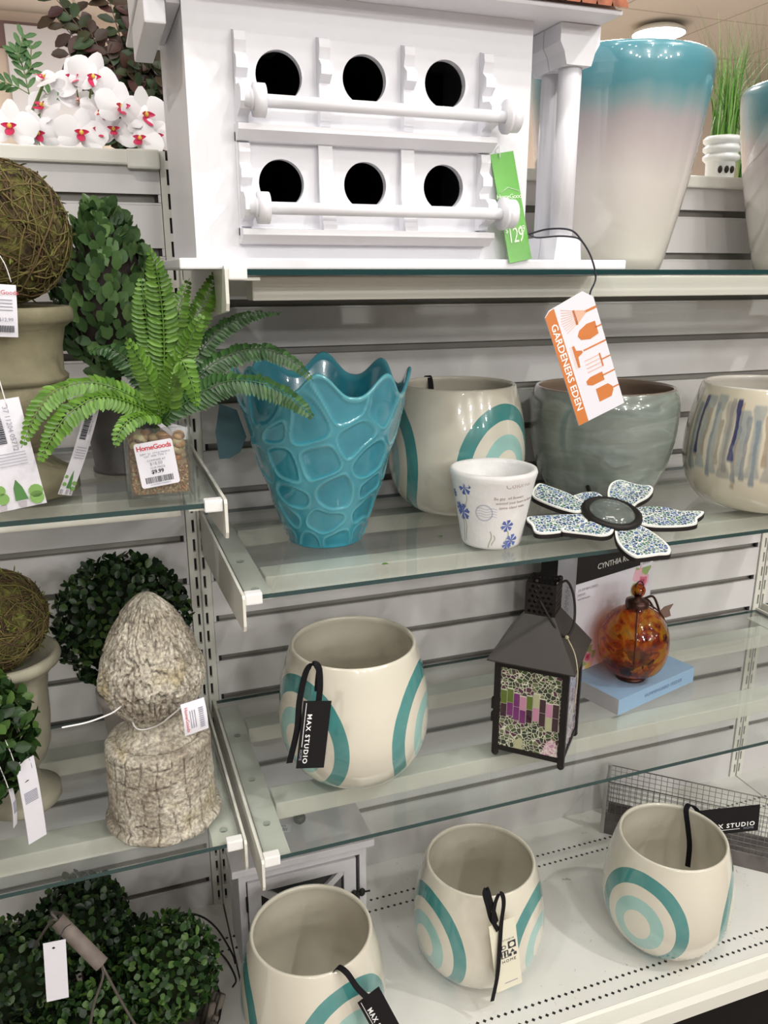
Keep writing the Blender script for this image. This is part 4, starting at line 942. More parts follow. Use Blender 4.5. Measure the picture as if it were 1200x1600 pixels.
rough_lathe('acorn_head', pf, leafd, lambda a, z, r: max(0, 1-abs(nz3(a, z*.38, 110))*9)*.8, fn, 260)
mx, w, h = frame_mx((-.0765, -.398, -.496), (-.049, -.392, -.5055), (-.074, -.404, -.537))
r = empty('price_tag', (0, 0, 0), 'small white price tag tied to the neck of the stone finial', 'price tag'); r.matrix_world = mx
q = card_mesh(w*1.05, h, .0006, .003); q.build('card', paper, r)
q = MB(); add_text(q, 'HomeGoods', .0062, .0048, -h*.5, 0, -pi/2, .0001, .0033); 
for k_ in range(3): q.box((.009+.003*k_, -h*.8, .003), (.010+.003*k_, -h*.25, .0033), 1)
for k_ in range(10): q.box((w-.009, -h*.85+.0027*k_, .003), (w-.003, -h*.85+.0027*k_+.0014, .0033), 1)
q.build('lettering', [redink, greyink], r)
im = mx.inverted(); q = MB(); q.tube([im @ p for p in crv([(-.214, -.40, -.4985), (-.185, -.392, -.5015), (-.158, -.372, -.506), (-.140, -.345, -.5135), (-.13, -.342, -.55), (-.105, -.3475, -.548), (-.085, -.375, -.52), (-.075, -.3975, -.499)], 6)], .0011, 6); q.build('plastic_tie', plastic_w, r)

# ============================================================ SMALL WHITE CABINET
cbm = mat('distressed_white_paint', (.60, .58, .60), .5, var=.06, vscale=25)
cb = empty('small_cabinet', (.120, -.13, ZB+.0012), 'little white wooden cabinet with cross-barred glass door, standing behind the bottom-edge pot', 'cabinet')
hw_, hd = .112, .058; ch = .228
q = MB(); q.box((-hw_, -hd, 0), (-hw_+.012, hd, ch-.014)); q.box((hw_-.012, -hd, 0), (hw_, hd, ch-.014)); q.box((-hw_+.012, hd-.008, .014), (hw_-.012, hd, ch-.014)); q.box((-hw_+.012, -hd, 0), (hw_-.012, hd, .014)); q.box((-hw_+.012, -hd, ch-.034), (hw_-.012, -hd+.012, ch-.014)); q.build('cabinet_body', cbm, cb)
q = MB(); q.bbox((-hw_-.012, -hd-.012, ch-.014), (hw_+.012, hd+.006, ch), .002); q.build('cabinet_top', cbm, cb)
q = MB(); z0, z1 = .016, ch-.036; xa, xb = -hw_+.014, hw_-.020; fw_ = .022; yy = -hd-.004
q.box((xa, yy, z0), (xa+fw_, yy+.010, z1)); q.box((xb-fw_, yy, z0), (xb, yy+.010, z1)); q.box((xa+fw_, yy, z0), (xb-fw_, yy+.010, z0+fw_)); q.box((xa+fw_, yy, z1-fw_), (xb-fw_, yy+.010, z1))
xl, xr, zl, zh = xa+fw_, xb-fw_, z0+fw_, z1-fw_
for (A_, B_) in (((xl, zl), (xr, zh)), ((xr, zl), (xl, zh))):
    dx, dz = B_[0]-A_[0], B_[1]-A_[1]; L_ = hypot(dx, dz); nx, nz_ = -dz/L_*.006, dx/L_*.006
    q.prism([(A_[0]+nx, A_[1]+nz_), (A_[0]-nx, A_[1]-nz_), (B_[0]-nx, B_[1]-nz_), (B_[0]+nx, B_[1]+nz_)], 'y', yy+.0015, yy+.0085)
q.build('door', cbm, cb)
q = MB(); q.box((xl, yy+.009, zl), (xr, yy+.0105, zh)); q.build('door_glass', mat('dark_pane', (.05, .05, .05), .08, coat=.5), cb)
q = MB(); q.lathe([(.004, 0), (.0045, .003), (.0105, .006), (.0115, .011), (.009, .017), (.001, .019)], 24, 0, Matrix.Translation((.012, .016, ch))); q.build('top_knob', mat('dark_bronze', (.05, .045, .035), .4, metal=.5), cb)
q = MB()
for dx in (-.0065, .0075): q.sphere((xb+dx+.002, yy-.004, .120), .0062, 12, 8, 0, (1, .6, 1.35))
q.tube([(xb-.014, yy-.004, .122), (xb+.024, yy-.005, .120)], .0016, 6); q.build('latch', blackmetal, cb)
for z in (.150, .050): q = MB(); q.bbox((xa-.004, yy-.002, z-.014), (xa-.0005, yy+.006, z+.014), .001); q.build('hinge', blackmetal, cb)
q = MB(); mxq = Matrix.Translation((-.045, .032, ch+.0004)) @ Matrix.Rotation(-.35, 4, 'Z'); q.box((0, -.020, 0), (.045, 0, .0004), 0, mxq)
for k_ in range(12): q.box((.004+.003*k_, -.018, .0004), (.0056+.003*k_, -.010, .0006), 1, mxq)
for k_ in range(3): q.box((.006, -.007+.002*k_, .0004), (.036, -.0062+.002*k_, .0006), 1, mxq)
q.build('barcode_sticker', [paper, greyink], cb)

# ============================================================ WIRE MESH BASKET (back right of deck)
wirem = mat('grey_wire', (.22, .21, .20), .5, metal=.5); woodg = mat('grey_wood', (.13, .115, .11), .8, var=.3, vscale=30)
wb = empty('wire_basket', (.812, -.072, ZB+.0012), 'long grey wire mesh basket lying behind the right-hand ringed pot', 'basket', rz=rad(-42))
BL, BW, BH = .40, .065, .130
q = MB(); q.bbox((0, 0, 0), (BL, BW, .010), .002); q.bbox((0, -.003, 0), (BL, .0035, .034), .001); q.bbox((0, BW-.0035, 0), (BL, BW+.003, .034), .001); q.build('wooden_tray', woodg, wb)
q = MB()
for (a, b_) in (((0, 0), (0, BW)), ((BL, 0), (BL, BW))):
    pass
for (x, y) in ((0, 0), (BL, 0), (BL, BW), (0, BW)): q.bbox((x-.004, y-.004, .0), (x+.004, y+.004, BH), .001)
q.build('corner_posts', mat('grey_post', (.42, .42, .40), .5), wb)
def wires(A_, B_, nh, nv, r=.0006):
    q = MB(); A_, B_ = Vector(A_), Vector(B_)
    for k_ in range(nv+1): p = A_.lerp(B_, k_/nv); q.tube([p+Vector((0, 0, .032)), p+Vector((0, 0, BH-.002))], r, 4)
    for k_ in range(nh+1): z = .034+(BH-.036)*k_/nh; q.tube([A_+Vector((0, 0, z)), B_+Vector((0, 0, z))], r*(2.4 if k_ == nh else 1), 4)
    q.build('mesh_side', wirem, wb)
wires((0, 0, 0), (BL, 0, 0), 8, 33); wires((0, BW, 0), (BL, BW, 0), 8, 33); wires((0, 0, 0), (0, BW, 0), 8, 5); wires((BL, 0, 0), (BL, BW, 0), 8, 5)

# ============================================================ FOLIAGE HELPERS
box_leaf = leafmat('boxwood_leaves', [(.008, .022, .006), (.016, .048, .010), (.032, .082, .016), (.085, .16, .03)], .45)
box_leaf_shaded = leafmat('shaded_boxwood_leaves', [(.005, .012, .005), (.008, .024, .007), (.016, .042, .010), (.05, .09, .018)], .45)  # darker boxwood copy with the shelf's shade put into the leaf colour
def leaf(mb, p, d, up_, L_, W_, mi=0, curl=.15):
    d = d.normalized(); s_ = d.cross(up_)
    if s_.length < .01: s_ = d.cross(Vector((1, 0, 0)))
    s_.normalize(); n_ = s_.cross(d).normalized()
    P = [(0, 0, 0), (.25, .36, .02), (.6, .5, .0), (.88, .28, -.06), (1, 0, -.12), (.88, -.28, -.06), (.6, -.5, 0), (.25, -.36, .02), (.45, 0, -.10)]
    vs = [p+d*(a*L_)+s_*(b_*W_)+n_*((c_-curl*a*a)*L_) for a, b_, c_ in P]
    mb.add(vs, [(8, 0, 1), (8, 1, 2), (8, 2, 3), (8, 3, 4), (8, 4, 5), (8, 5, 6), (8, 6, 7), (8, 7, 0)], mi, True)
def leaf_ball(name, c, r, n, m, parent, seed, L_=.016, sc=(1, 1, 1), rfun=None, core=None, spread=.6, W_=.8):
    rng = random.Random(seed); mb = MB(); c = Vector(c)
    mb.sphere(c, r*.80, 20, 14, 1, sc)  # near-black core sphere, the shade between leaves put into its colour
    for i in range(n):
        z = 1-2*(i+.5)/n; th_ = i*2.39996; d = Vector((sqrt(1-z*z)*cos(th_), sqrt(1-z*z)*sin(th_), z))
        rr = r*rng.uniform(.84, 1.0); p = c+Vector((d.x*sc[0], d.y*sc[1], d.z*sc[2]))*rr
        dd_ = (d*rng.uniform(.2, .9)+Vector((rng.uniform(-1, 1), rng.uniform(-1, 1), rng.uniform(-.6, 1)))*spread)
        leaf(mb, p, dd_, d, L_*rng.uniform(.7, 1.15), L_*W_*rng.uniform(.7, 1.1))
    return mb.build(name, [m, core or mat('leaf_gap_shade', (.010, .016, .006), .95, spec=.1)], parent)

# ---- cone topiary
ct = empty('cone_topiary', (-.110, -.190, Z1+.0002), 'tall green leaf cone topiary in a dark metal bucket behind the fern', 'topiary')
zinc = mat('dark_zinc', (.13, .125, .125), .5, metal=.5, var=.2, vscale=30)
q = MB(); q.lathe([(.036, .0), (.041, .002), (.041, .006), (.0385, .008), (.046, .088), (.0485, .092), (.0485, .097), (.045, .097), (.043, .090), (.036, .012), (.001, .012)], 48); q.build('bucket', zinc, ct)
q = MB(); q.sphere((0, 0, .090), .043, 24, 10, 0, (1, 1, .35)); q.tube([(0, 0, .09), (0, 0, .15)], .006, 8); q.build('trunk', mat('brown_bark', (.07, .04, .03), .9), ct)
rng = random.Random(9); mb = MB(); coneP = lambda u: .067*(sin(min(1, (u)*2.3+.12)*pi/2))*(1-max(0, (u-.30)/.70)**2.0*.88)
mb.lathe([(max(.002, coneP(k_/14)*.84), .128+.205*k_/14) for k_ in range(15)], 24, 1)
for i in range(620):
    u = (i+.5)/620; a = i*2.39996; r = coneP(u)*rng.uniform(.88, 1.02); p = Vector((r*cos(a), r*sin(a), .124+.212*u)); d = Vector((cos(a), sin(a), .3))
    leaf(mb, p, Vector((cos(a)*.5+rng.uniform(-.4, .4), sin(a)*.5+rng.uniform(-.4, .4), rng.uniform(.1, 1.0))), d, .021*rng.uniform(.7, 1.1), .016*rng.uniform(.8, 1.1))
cone_leaf = leafmat('olive_green_leaves', [(.026, .065, .020), (.055, .12, .035), (.085, .17, .05), (.13, .23, .075)], .5)
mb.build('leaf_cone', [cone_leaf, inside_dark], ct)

# ---- fern in glass cube
fe = empty('potted_fern', (-.077, -.355, Z1+.0002), 'green fern planted in pebbles in a square glass vase on the upper left shelf', 'potted plant')
B0 = Vector(fe.location); hv = .0375; vh = .090
outer = [(-hv, -hv), (hv, -hv), (hv, hv), (-hv, hv)]; tt_ = .0035
q = MB(); 
q.bbox((-hv, -hv, 0), (hv, hv, .010), .002)
for (a, b_) in (((-hv, -hv), (hv, -hv+tt_)), ((-hv, hv-tt_), (hv, hv)), ((-hv, -hv+tt_), (-hv+tt_, hv-tt_)), ((hv-tt_, -hv+tt_), (hv, hv-tt_))): q.box((a[0], a[1], .010), (b_[0], b_[1], vh))
q.build('glass_cube', glass_clear, fe)
pebm = leafmat('pebbles', [(.22, .10, .05), (.42, .24, .12), (.12, .05, .03), (.50, .42, .24), (.36, .13, .04), (.30, .26, .14)], .4)
q = MB(); rng = random.Random(2); hi_ = hv-tt_-.0015
q.box((-hi_+.002, -hi_+.002, .0125), (hi_-.002, hi_-.002, .050), 1)
for i in range(1150):
    f_ = rng.choice((0, 0, 0, 1, 2, 3)); s_ = rng.uniform(-hi_+.002, hi_-.002); z = rng.uniform(.0135, .047); r_ = rng.uniform(.0011, .0021)
    c_ = {0: (s_, -hi_+.002, z), 1: (s_, hi_-.002, z), 2: (-hi_+.002, s_, z), 3: (hi_-.002, s_, z)}[f_]; q.ico(c_, r_, 1)
q.build('gravel', [pebm, mat('sand_brown', (.28, .18, .11), .9)], fe)['kind'] = 'stuff'
q = MB()
for i in range(110):
    r_ = rng.uniform(.0055, .0095); x, y = rng.uniform(-hi_+r_, hi_-r_), rng.uniform(-hi_+r_, hi_-r_)
    if i < 26: y = -hi_+r_
    elif i < 44: x = hi_-r_
    elif i < 56: x = -hi_+r_
    q.ico((x, y, .050+rng.uniform(0, .027)), r_, 2, (1, .85, .7), Matrix.Rotation(rng.uniform(-.6, .6), 3, 'Y'))
q.build('river_stones', pebm, fe)['kind'] = 'stuff'
# sticker
lo = lambda p: Vector(p)-B0
mx, w, h = frame_mx(lo((-.1045, B0.y-hv-.0008, -.1665)), lo((-.062, B0.y-hv-.0008, -.161)), lo((-.0985, B0.y-hv-.0008, -.2185)))
q = MB(); rr0 = .003; pl = []
for cx_, cy_, a0 in ((w-rr0, -rr0, 0), (rr0, -rr0, 90), (rr0, -h+rr0, 180), (w-rr0, -h+rr0, 270)):
    for k_ in range(5): a = rad(a0+22.5*k_); pl.append((cx_+rr0*cos(a), cy_+rr0*sin(a)))
q.prism(pl, 'z', -.0003, .0003); o = q.build('price_sticker', paper, fe, mx=mx)
q = MB(); add_text(q, 'HomeGoods', .0080, w*.5, -.0065, 0, 0, .0001, .0005, spacing=.9, bold=.02)
add_text(q, 'DEPT  23   STYLE 9965012', .0030, w*.5, -.0135, 1, 0, .0001, .0005); add_text(q, 'CAT  0500  TYPE  2', .0030, w*.5, -.0165, 1, 0, .0001, .0005)
add_text(q, 'COMPARE AT', .0034, w*.5, -.0215, 1, 0, .0001, .0005); add_text(q, '$18.00', .0052, w*.48, -.0255, 1, 0, .0001, .0005); add_text(q, 'OUR PRICE', .0034, w*.5, -.0303, 1, 0, .0001, .0005)
add_text(q, '$9.99', .0062, w*.48, -.0350, 2, 0, .0001, .0005, bold=.03)
x = .0055
while x < w-.006:
    bw = rng.choice((.0004, .0007, .0010)); q.box((x, -.0475, .0003), (x+bw, -.0405, .0005), 2); x += bw+rng.choice((.0004, .0006))
add_text(q, '23 99 050017 000000 9', .0024, w*.5, -.0495, 1, 0, .0001, .0005)
q.build('lettering', [redink, greyink, ink], o)
q = MB(); q.ribbon(crv([(.022, -.005, .073), (.014, -.012, .094), (.004, -.014, .106)], 5), .005, .0004, (1, 0, .4)); q.ribbon(crv([(.022, -.007, .073), (.010, -.018, .086), (.002, -.022, .094)], 5), .005, .0004, (1, 0, .5)); q.prism([(.016, .070), (.034, .070), (.036, .084), (.018, .090)], 'y', -.010, -.0095); q.build('washing_label', paper, fe)
FR = [
[(-0.0663, -0.36, -0.1341), (-0.059, -0.36, -0.047), (-0.0619, -0.37, 0.0157), (-0.0699, -0.39, 0.0432)], [(-0.0604, -0.35, -0.136), (-0.0337, -0.34, -0.0636), (-0.0028, -0.33, -0.0061), (0.0171, -0.32, 0.0286)], [(-0.0582, -0.35, -0.1361), (-0.0103, -0.33, -0.065), (0.0391, -0.32, -0.0329), (0.0888, -0.31, -0.0289)], [(-0.0546, -0.35, -0.1363), (-0.0054, -0.34, -0.0869), (0.0491, -0.34, -0.0698), (0.0858, -0.35, -0.0816), (0.1144, -0.36, -0.1087)], [(-0.0566, -0.37, -0.1369), (-0.0049, -0.38, -0.1048), (0.0379, -0.39, -0.1033), (0.0751, -0.39, -0.1207), (0.1044, -0.4, -0.149)], [(-0.0776, -0.37, -0.132), (-0.1304, -0.38, -0.0992), (-0.1727, -0.4, -0.099), (-0.1959, -0.42, -0.1179), (-0.2161, -0.43, -0.155)], [(-0.0747, -0.37, -0.1395), (-0.1253, -0.4, -0.1108), (-0.1618, -0.42, -0.1198), (-0.1842, -0.43, -0.1437), (-0.2009, -0.44, -0.1709)], [(-0.0684, -0.34, -0.137), (-0.0891, -0.32, -0.0933), (-0.1151, -0.3, -0.068), (-0.144, -0.29, -0.0717)], [(-0.0713, -0.38, -0.1308), (-0.0822, -0.4, -0.092), (-0.0926, -0.42, -0.0656), (-0.1031, -0.43, -0.0467)], [(-0.0607, -0.36, -0.127), (-0.0404, -0.36, -0.0763), (-0.0245, -0.38, -0.0396), (-0.0158, -0.38, -0.0243)], [(-0.0628, -0.38, -0.1313), (-0.0572, -0.41, -0.0919), (-0.0496, -0.43, -0.0709), (-0.0404, -0.44, -0.0959), (-0.0368, -0.44, -0.1236)], [(-0.0663, -0.36, -0.1341), (-0.056, -0.35, -0.0767), (-0.0379, -0.34, -0.0199), (-0.023, -0.33, 0.012)], [(-0.0773, -0.36, -0.1372), (-0.1004, -0.35, -0.1226), (-0.1266, -0.34, -0.1042), (-0.1439, -0.33, -0.1047)], [(-0.0663, -0.36, -0.1341), (-0.0717, -0.35, -0.0762), (-0.077, -0.35, -0.019), (-0.0777, -0.34, 0.0157)], [(-0.0596, -0.34, -0.1375), (-0.0249, -0.3, -0.1137), (0.0085, -0.29, -0.1043), (0.046, -0.28, -0.1193)], [(-0.0711, -0.37, -0.1397), (-0.0971, -0.4, -0.1335), (-0.1157, -0.42, -0.1431), (-0.1242, -0.43, -0.1616)], [(-0.0611, -0.34, -0.1374), (-0.0714, -0.31, -0.1104), (-0.0773, -0.3, -0.0806), (-0.0764, -0.29, -0.051)], [(-0.061, -0.38, -0.1351), (-0.0399, -0.36, -0.1206), (-0.006, -0.33, -0.1186), (0.0199, -0.31, -0.1304)]
]
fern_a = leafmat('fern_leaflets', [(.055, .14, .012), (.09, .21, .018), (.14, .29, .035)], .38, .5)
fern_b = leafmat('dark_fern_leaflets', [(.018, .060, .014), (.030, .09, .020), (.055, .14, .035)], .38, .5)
LW = [.021, .019, .015, .019, .022, .017, .018, .018, .016, .016, .017, .018, .018, .020, .016, .014, .017, .016]
for fi, F in enumerate(FR):
    pts = crv([(-.077+.0, -.355, -.163)]+[p for p in F], 14); pts = [p-B0 for p in pts]; mb = MB()
    Ltot = sum((pts[i+1]-pts[i]).length for i in range(len(pts)-1)); stepL = .0052; nleaf = max(8, int(Ltot*.86/stepL)); mb.tube(pts, lambda u: .0012*(1-.7*u), 5, 0)
    cum = [0]
    for i in range(len(pts)-1): cum.append(cum[-1]+(pts[i+1]-pts[i]).length)
    rng = random.Random(40+fi)
    # frond plane normal: mostly facing the viewer for upright ones, up for the arching ones
    chord = (pts[-1]-pts[12]).normalized()
    for k_ in range(nleaf):
        s_ = Ltot*(.14+.855*k_/nleaf); i = max(j for j in range(len(cum)) if cum[j] <= s_); i = min(i, len(pts)-2)
        f_ = (s_-cum[i])/max(1e-6, cum[i+1]-cum[i]); p = pts[i].lerp(pts[i+1], f_); T = (pts[i+1]-pts[i]).normalized()
        vup = Vector((0, 0, 1)) if abs(T.z) < .75 else Vector((.15, -1, .1))
        base_n = (Vector((0, -.75, 0))+Vector((0, 0, 1.0))*(1-abs(T.z)*.8)).normalized(); side = T.cross(base_n).normalized(); nn = side.cross(T).normalized()
        u = k_/nleaf; LL = LW[fi]*(min(1, .45+u*3.5))*(1-.15*u)*(1-max(0, (u-.62)/.38)**1.6*.80)
        for sg in (-1, 1):
            dv = (side*sg+T*.38+nn*rng.uniform(-.18, .10)).normalized()
            leaf(mb, p, dv, nn, LL*rng.uniform(.92, 1.06), .0066*(.55+.45*min(1, LL/.014)), 0, .22)
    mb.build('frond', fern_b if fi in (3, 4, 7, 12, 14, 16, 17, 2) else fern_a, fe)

# ---- hang tags of the left-hand plants
def plant_tag(TL, TR, BL, label, tie, group=None, big=True):
    mx, w, h = frame_mx(TL, TR, BL); r = empty('plant_tag', (0, 0, 0), label, 'tag', group); r.matrix_world = mx
    card_mesh(w, h, .0006, .004).build('card', paper, r)
    q = MB(); rng = random.Random(int(w*9999)); y = -h*.14
    while y > -h*.38:
        bh_ = rng.choice((.0006, .001, .0015)); q.box((w*.12, y-bh_, .0042), (w*.55, y, .0046), 0); y -= bh_+.0008
    for k_ in range(5): q.box((w*.15, -h*.48-.0032*k_, .0045), (w*.85, -h*.48-.0032*k_+.0005, .0048), 1)
    add_text(q, '37 11204 05712', w*.15, w*.68, -h*.26, 1, -pi/2, .0001, .0045)
    q.build('lettering', [ink, greyink], r)
    q = MB(); z_ = .0030
    q.prism([(w*.50, -h*.72), (w*.60, -h*.80), (w*.66, -h*.92), (w*.40, -h*.92), (w*.42, -h*.80)], 'z', z_-.003, z_, 0)
    for cx_, cy_, r_ in ((.14, .80, .12), (.16, .88, .13), (.85, .86, .15), (.84, .92, .15)): q.prism([(w*cx_+w*r_*cos(2*pi*k_/12), -h*cy_+w*r_*sin(2*pi*k_/12)) for k_ in range(12)], 'z', z_-.003, z_, 1)
    for cx_ in (.12, .53, .84): q.prism([(w*(cx_-.08), -h*.94), (w*(cx_+.08), -h*.94), (w*(cx_+.06), -h*.985), (w*(cx_-.06), -h*.985)], 'z', z_-.003, z_-.0003, 2)
    q.build('plant_pictures', [mat('topiary_green_print', (.08, .22, .06), .5), mat('leaf_green_print', (.20, .38, .10), .5), mat('grey_pot_print', (.45, .42, .45), .5)], r)
    if tie: im = mx.inverted(); q = MB(); q.tube([im @ p for p in crv(tie, 6)], .0006, 5); q.build('tie', cord_m if False else plastic_w, r)
plant_tag((-.262, -.412, -.111), (-.2135, -.410, -.111), (-.2475, -.412, -.2265), 'white plant tag with barcode at the far left, hanging in front of the urn foot', [(-.226, -.4118, -.1135), (-.231, -.405, -.085), (-.240, -.38, -.05)])
plant_tag((-.1475, -.364, -.1175), (-.1365, -.356, -.1275), (-.190, -.360, -.2245), 'tilted white plant tag with barcode leaning beside the dark metal bucket', [(-.143, -.3605, -.121), (-.138, -.34, -.110), (-.130, -.25, -.105)])
mx, w, h = frame_mx((-.236, -.366, .008), (-.207, -.360, .0115), (-.240, -.366, -.046))
r = empty('price_tag', (0, 0, 0), 'white price tag with red lettering hanging from the upper moss ball', 'price tag'); r.matrix_world = mx
card_mesh(w, h, .0006, .002).build('card', paper, r)
q = MB(); add_text(q, 'HomeGoods', .0064, w*.5, -.008, 0, 0, .0001, .0024); 
for k_ in range(4): q.box((w*.2, -.016-.0035*k_, .0022), (w*.85, -.0152-.0035*k_, .0025), 1)
add_text(q, '$12.99', .0052, w*.62, -.036, 1, 0, .0001, .0024)
for k_ in range(12): q.box((w*.25+.0016*k_, -.049, .0020), (w*.25+.0016*k_+.0009, -.042, .0024), 2)
q.build('lettering', [redink, greyink, ink], r)
im = mx.inverted(); q = MB(); q.tube([im @ p for p in crv([(-.211, -.361, .009), (-.215, -.364, .028), (-.224, -.367, .045)], 5)], .0006, 5); q.build('tie', plastic_w, r)
for TL, TR, BL, lb in (((-.2715, -.386, -.545), (-.2560, -.376, -.530), (-.2695, -.384, -.660), 'white price tag hanging from the leafy ball at the left edge'),
                       ((-.2815, -.390, -.575), (-.2785, -.382, -.572), (-.2825, -.390, -.628), 'narrow white tag seen edge-on below the leafy ball at the left edge')):
    mx, w, h = frame_mx(TL, TR, BL); r = empty('price_tag', (0, 0, 0), lb, 'price tag'); r.matrix_world = mx
    card_mesh(w, h, .0006, .002).build('card', paper, r); q = MB()
    for k_ in range(8): q.box((w*.15, -h*.38-.002*k_, .002), (w*.85, -h*.38-.002*k_+.001, .0024))
    q.build('lettering', greyink, r); im = mx.inverted(); q = MB(); q.tube([im @ p for p in crv([TL, (TL[0]-.003, TL[1]+.003, TL[2]+.015), (TL[0]-.008, TL[1]+.010, TL[2]+.030)], 5)], .0006, 5); q.build('tie', plastic_w, r)
mx, w, h = frame_mx((-.2645, -.425, -.775), (-.2385, -.425, -.7765), (-.270, -.425, -.8640))
r = empty('blank_tag', (0, 0, 0), 'blank white tag hanging from the wooden grip of the boxwood basket', 'tag'); r.matrix_world = mx
q = MB(); n = 12; vs, fs = curve_mesh([[(0, 0), (w, 0), (w, -h), (0, -h)], [(w*.45+.0018*cos(2*pi*k_/n), -.0095+.0018*sin(2*pi*k_/n)) for k_ in range(n)]], .0003); q.add(vs, fs); q.build('card', paper, r)
q = MB(); im = mx.inverted(); q.tube([im @ p for p in crv([(-.253, -.4255, -.784), (-.252, -.418, -.790), (-.243, -.39, -.792), (-.236, -.374, -.800)], 5)], .0006, 5); q.build('string', cord_m, r)

# ============================================================ MOSS BALLS IN URNS
mossm, t, b = nt('moss_vine'); ov = OBJ(t); a1 = NOISE(t, ov, 55, 6); r_ = ramp(t, [(.32, (.030, .018, .010)), (.46, (.075, .055, .018)), (.56, (.13, .12, .03)), (.70, (.20, .20, .05))]); t.links.new(a1, r_.inputs[0]); t.links.new(r_.outputs[0], b.inputs['Base Color']); b.inputs['Roughness'].default_value = .95; BUMP(t, b, NOISE(t, ov, 160, 6), 1.0, .004)
twig = leafmat('vine_twigs', [(.06, .035, .02), (.13, .085, .035), (.20, .17, .05), (.09, .05, .035)], .85)
stonec = mat('aged_urn', (.20, .18, .11), .75, var=.25, vscale=18, bump=.4, bscale=60)
def moss_ball(name, loc, r, label, seed):
    e = empty(name, loc, label, 'moss ball', None); rng = random.Random(seed)
    mb = MB(); mb.sphere((0, 0, r), r*.94, 64, 40, 0, fn=lambda d: 1+.07*noise.noise(d*6+Vector((seed, 0, 0)))+.04*noise.noise(d*17)); mb.build('moss_core', mossm, e)
    mb = MB()
    for i in range(170):
        ax = Vector((rng.gauss(0, 1), rng.gauss(0, 1), rng.gauss(0, 1))).normalized(); u = ax.orthogonal().normalized(); v_ = ax.cross(u); a0 = rng.uniform(0, 6.28); sp_ = rng.uniform(1.2, 4.5); off = rng.uniform(-.35, .35); rr = r*rng.uniform(.965, 1.03); pts = []
        for k_ in range(16):
            a = a0+sp_*k_/15; d = (u*cos(a)+v_*sin(a))*sqrt(1-off*off)+ax*off; d = d+Vector((noise.noise(d*5+ax*9), noise.noise(d*5+ax*3), noise.noise(d*5+ax*6)))*.13; d.normalize(); pts.append(d*rr+Vector((0, 0, r)))
        mb.tube(pts, rng.uniform(.0003, .0010), 4)
    mb.build('vine_wrap', twig, e)
    mb = MB()
    for i in range(1100):
        d = Vector((rng.gauss(0, 1), rng.gauss(0, 1), rng.gauss(0, 1))).normalized(); p = d*r*rng.uniform(.93, .99)+Vector((0, 0, r)); leaf(mb, p, d*.5+Vector((rng.uniform(-1, 1), rng.uniform(-1, 1), rng.uniform(-1, 1))), d, rng.uniform(.004, .012), .0026)
    mb.build('moss_tufts', leafmat('moss_tuft', [(.05, .05, .012), (.10, .11, .02), (.17, .20, .04)], .9), e); return e
ur = empty('stone_urn', (-.233, -.270, Z1+.0002), 'aged stone urn with lobed bowl at the upper left edge', 'urn')
UR = [(.001, .0), (.062, .0), (.066, .003), (.066, .020), (.060, .026), (.050, .032), (.034, .044), (.034, .052)]
q = MB(); q.lathe([(r, z) for r, z in UR], 56); q.build('urn_foot', stonec, ur)
q = MB(); q.lathe([(.034, .052), (.040, .062), (.052, .082), (.060, .108), (.062, .128), (.060, .134)], 80, rf=lambda r, z, a, k: (r*(1+.055*abs(cos(7*a))) if .055 < z < .132 else r, z)); q.build('urn_lobes', stonec, ur)
q = MB(); q.lathe([(.059, .132), (.066, .136), (.067, .141), (.062, .146), (.063, .175), (.068, .197), (.076, .203), (.079, .207), (.079, .217), (.076, .221), (.066, .221), (.060, .205), (.001, .195)], 56); q.build('urn_bowl', stonec, ur)
moss_ball('moss_ball', (-.226, -.272, -.0155), .078, 'brown and olive vine moss ball resting on the upper left urn', 3)
u2 = empty('stone_urn', (-.292, -.205, ZL3+.0002), 'pale stone urn on the lower left shelf behind the leafy ball', 'urn')
palest = mat('pale_urn_stone', (.34, .32, .24), .75, var=.15, vscale=18, bump=.3, bscale=60)
q = MB(); q.lathe([(.001, 0), (.050, 0), (.052, .003), (.052, .016), (.040, .022), (.028, .034), (.024, .048), (.030, .058), (.034, .064)], 48); q.build('urn_foot', palest, u2)
q = MB(); q.lathe([(.030, .060), (.038, .068), (.046, .090), (.050, .130), (.051, .170), (.054, .196), (.066, .212), (.072, .216), (.074, .222), (.072, .229), (.066, .231), (.058, .222), (.001, .212)], 48); q.build('urn_bowl', palest, u2)
moss_ball('moss_ball', (-.297, -.205, ZL3+.2135), .068, 'dark vine moss ball resting on the lower left urn', 8)

# ---- ball topiary behind the finial
bt = empty('ball_topiary', (-.132, -.125, ZL3+.0002), 'dark green boxwood ball in a pale pot behind the stone finial', 'topiary')
q = MB(); q.lathe([(.034, 0), (.036, .002), (.046, .095), (.050, .097), (.051, .112), (.047, .113), (.043, .100), (.001, .096)], 40); q.build('pot', mat('pale_clay', (.42, .38, .36), .7, var=.1), bt)
q = MB(); q.tube([(0, 0, .09), (0, 0, .16)], .006, 8); q.build('stem', mat('brown_bark', (.07, .04, .03), .9), bt)
leaf_ball('leaf_ball', (0, 0, .222), .098, 1500, box_leaf_shaded, bt, 12, .0145)
# ---- leafy ball at the left edge
lb = empty('ball_topiary', (-.342, -.330, ZL3+.0002), 'small leafy boxwood ball in a dark pot cut by the left edge', 'topiary')
q = MB(); q.lathe([(.022, 0), (.024, .002), (.032, .085), (.035, .087), (.035, .100), (.031, .100), (.028, .09), (.001, .086)], 40); q.build('pot', mat('dark_brown_pot', (.10, .06, .05), .6), lb)
leaf_ball('leaf_ball', (0, 0, .176), .088, 1050, box_leaf, lb, 13, .019)

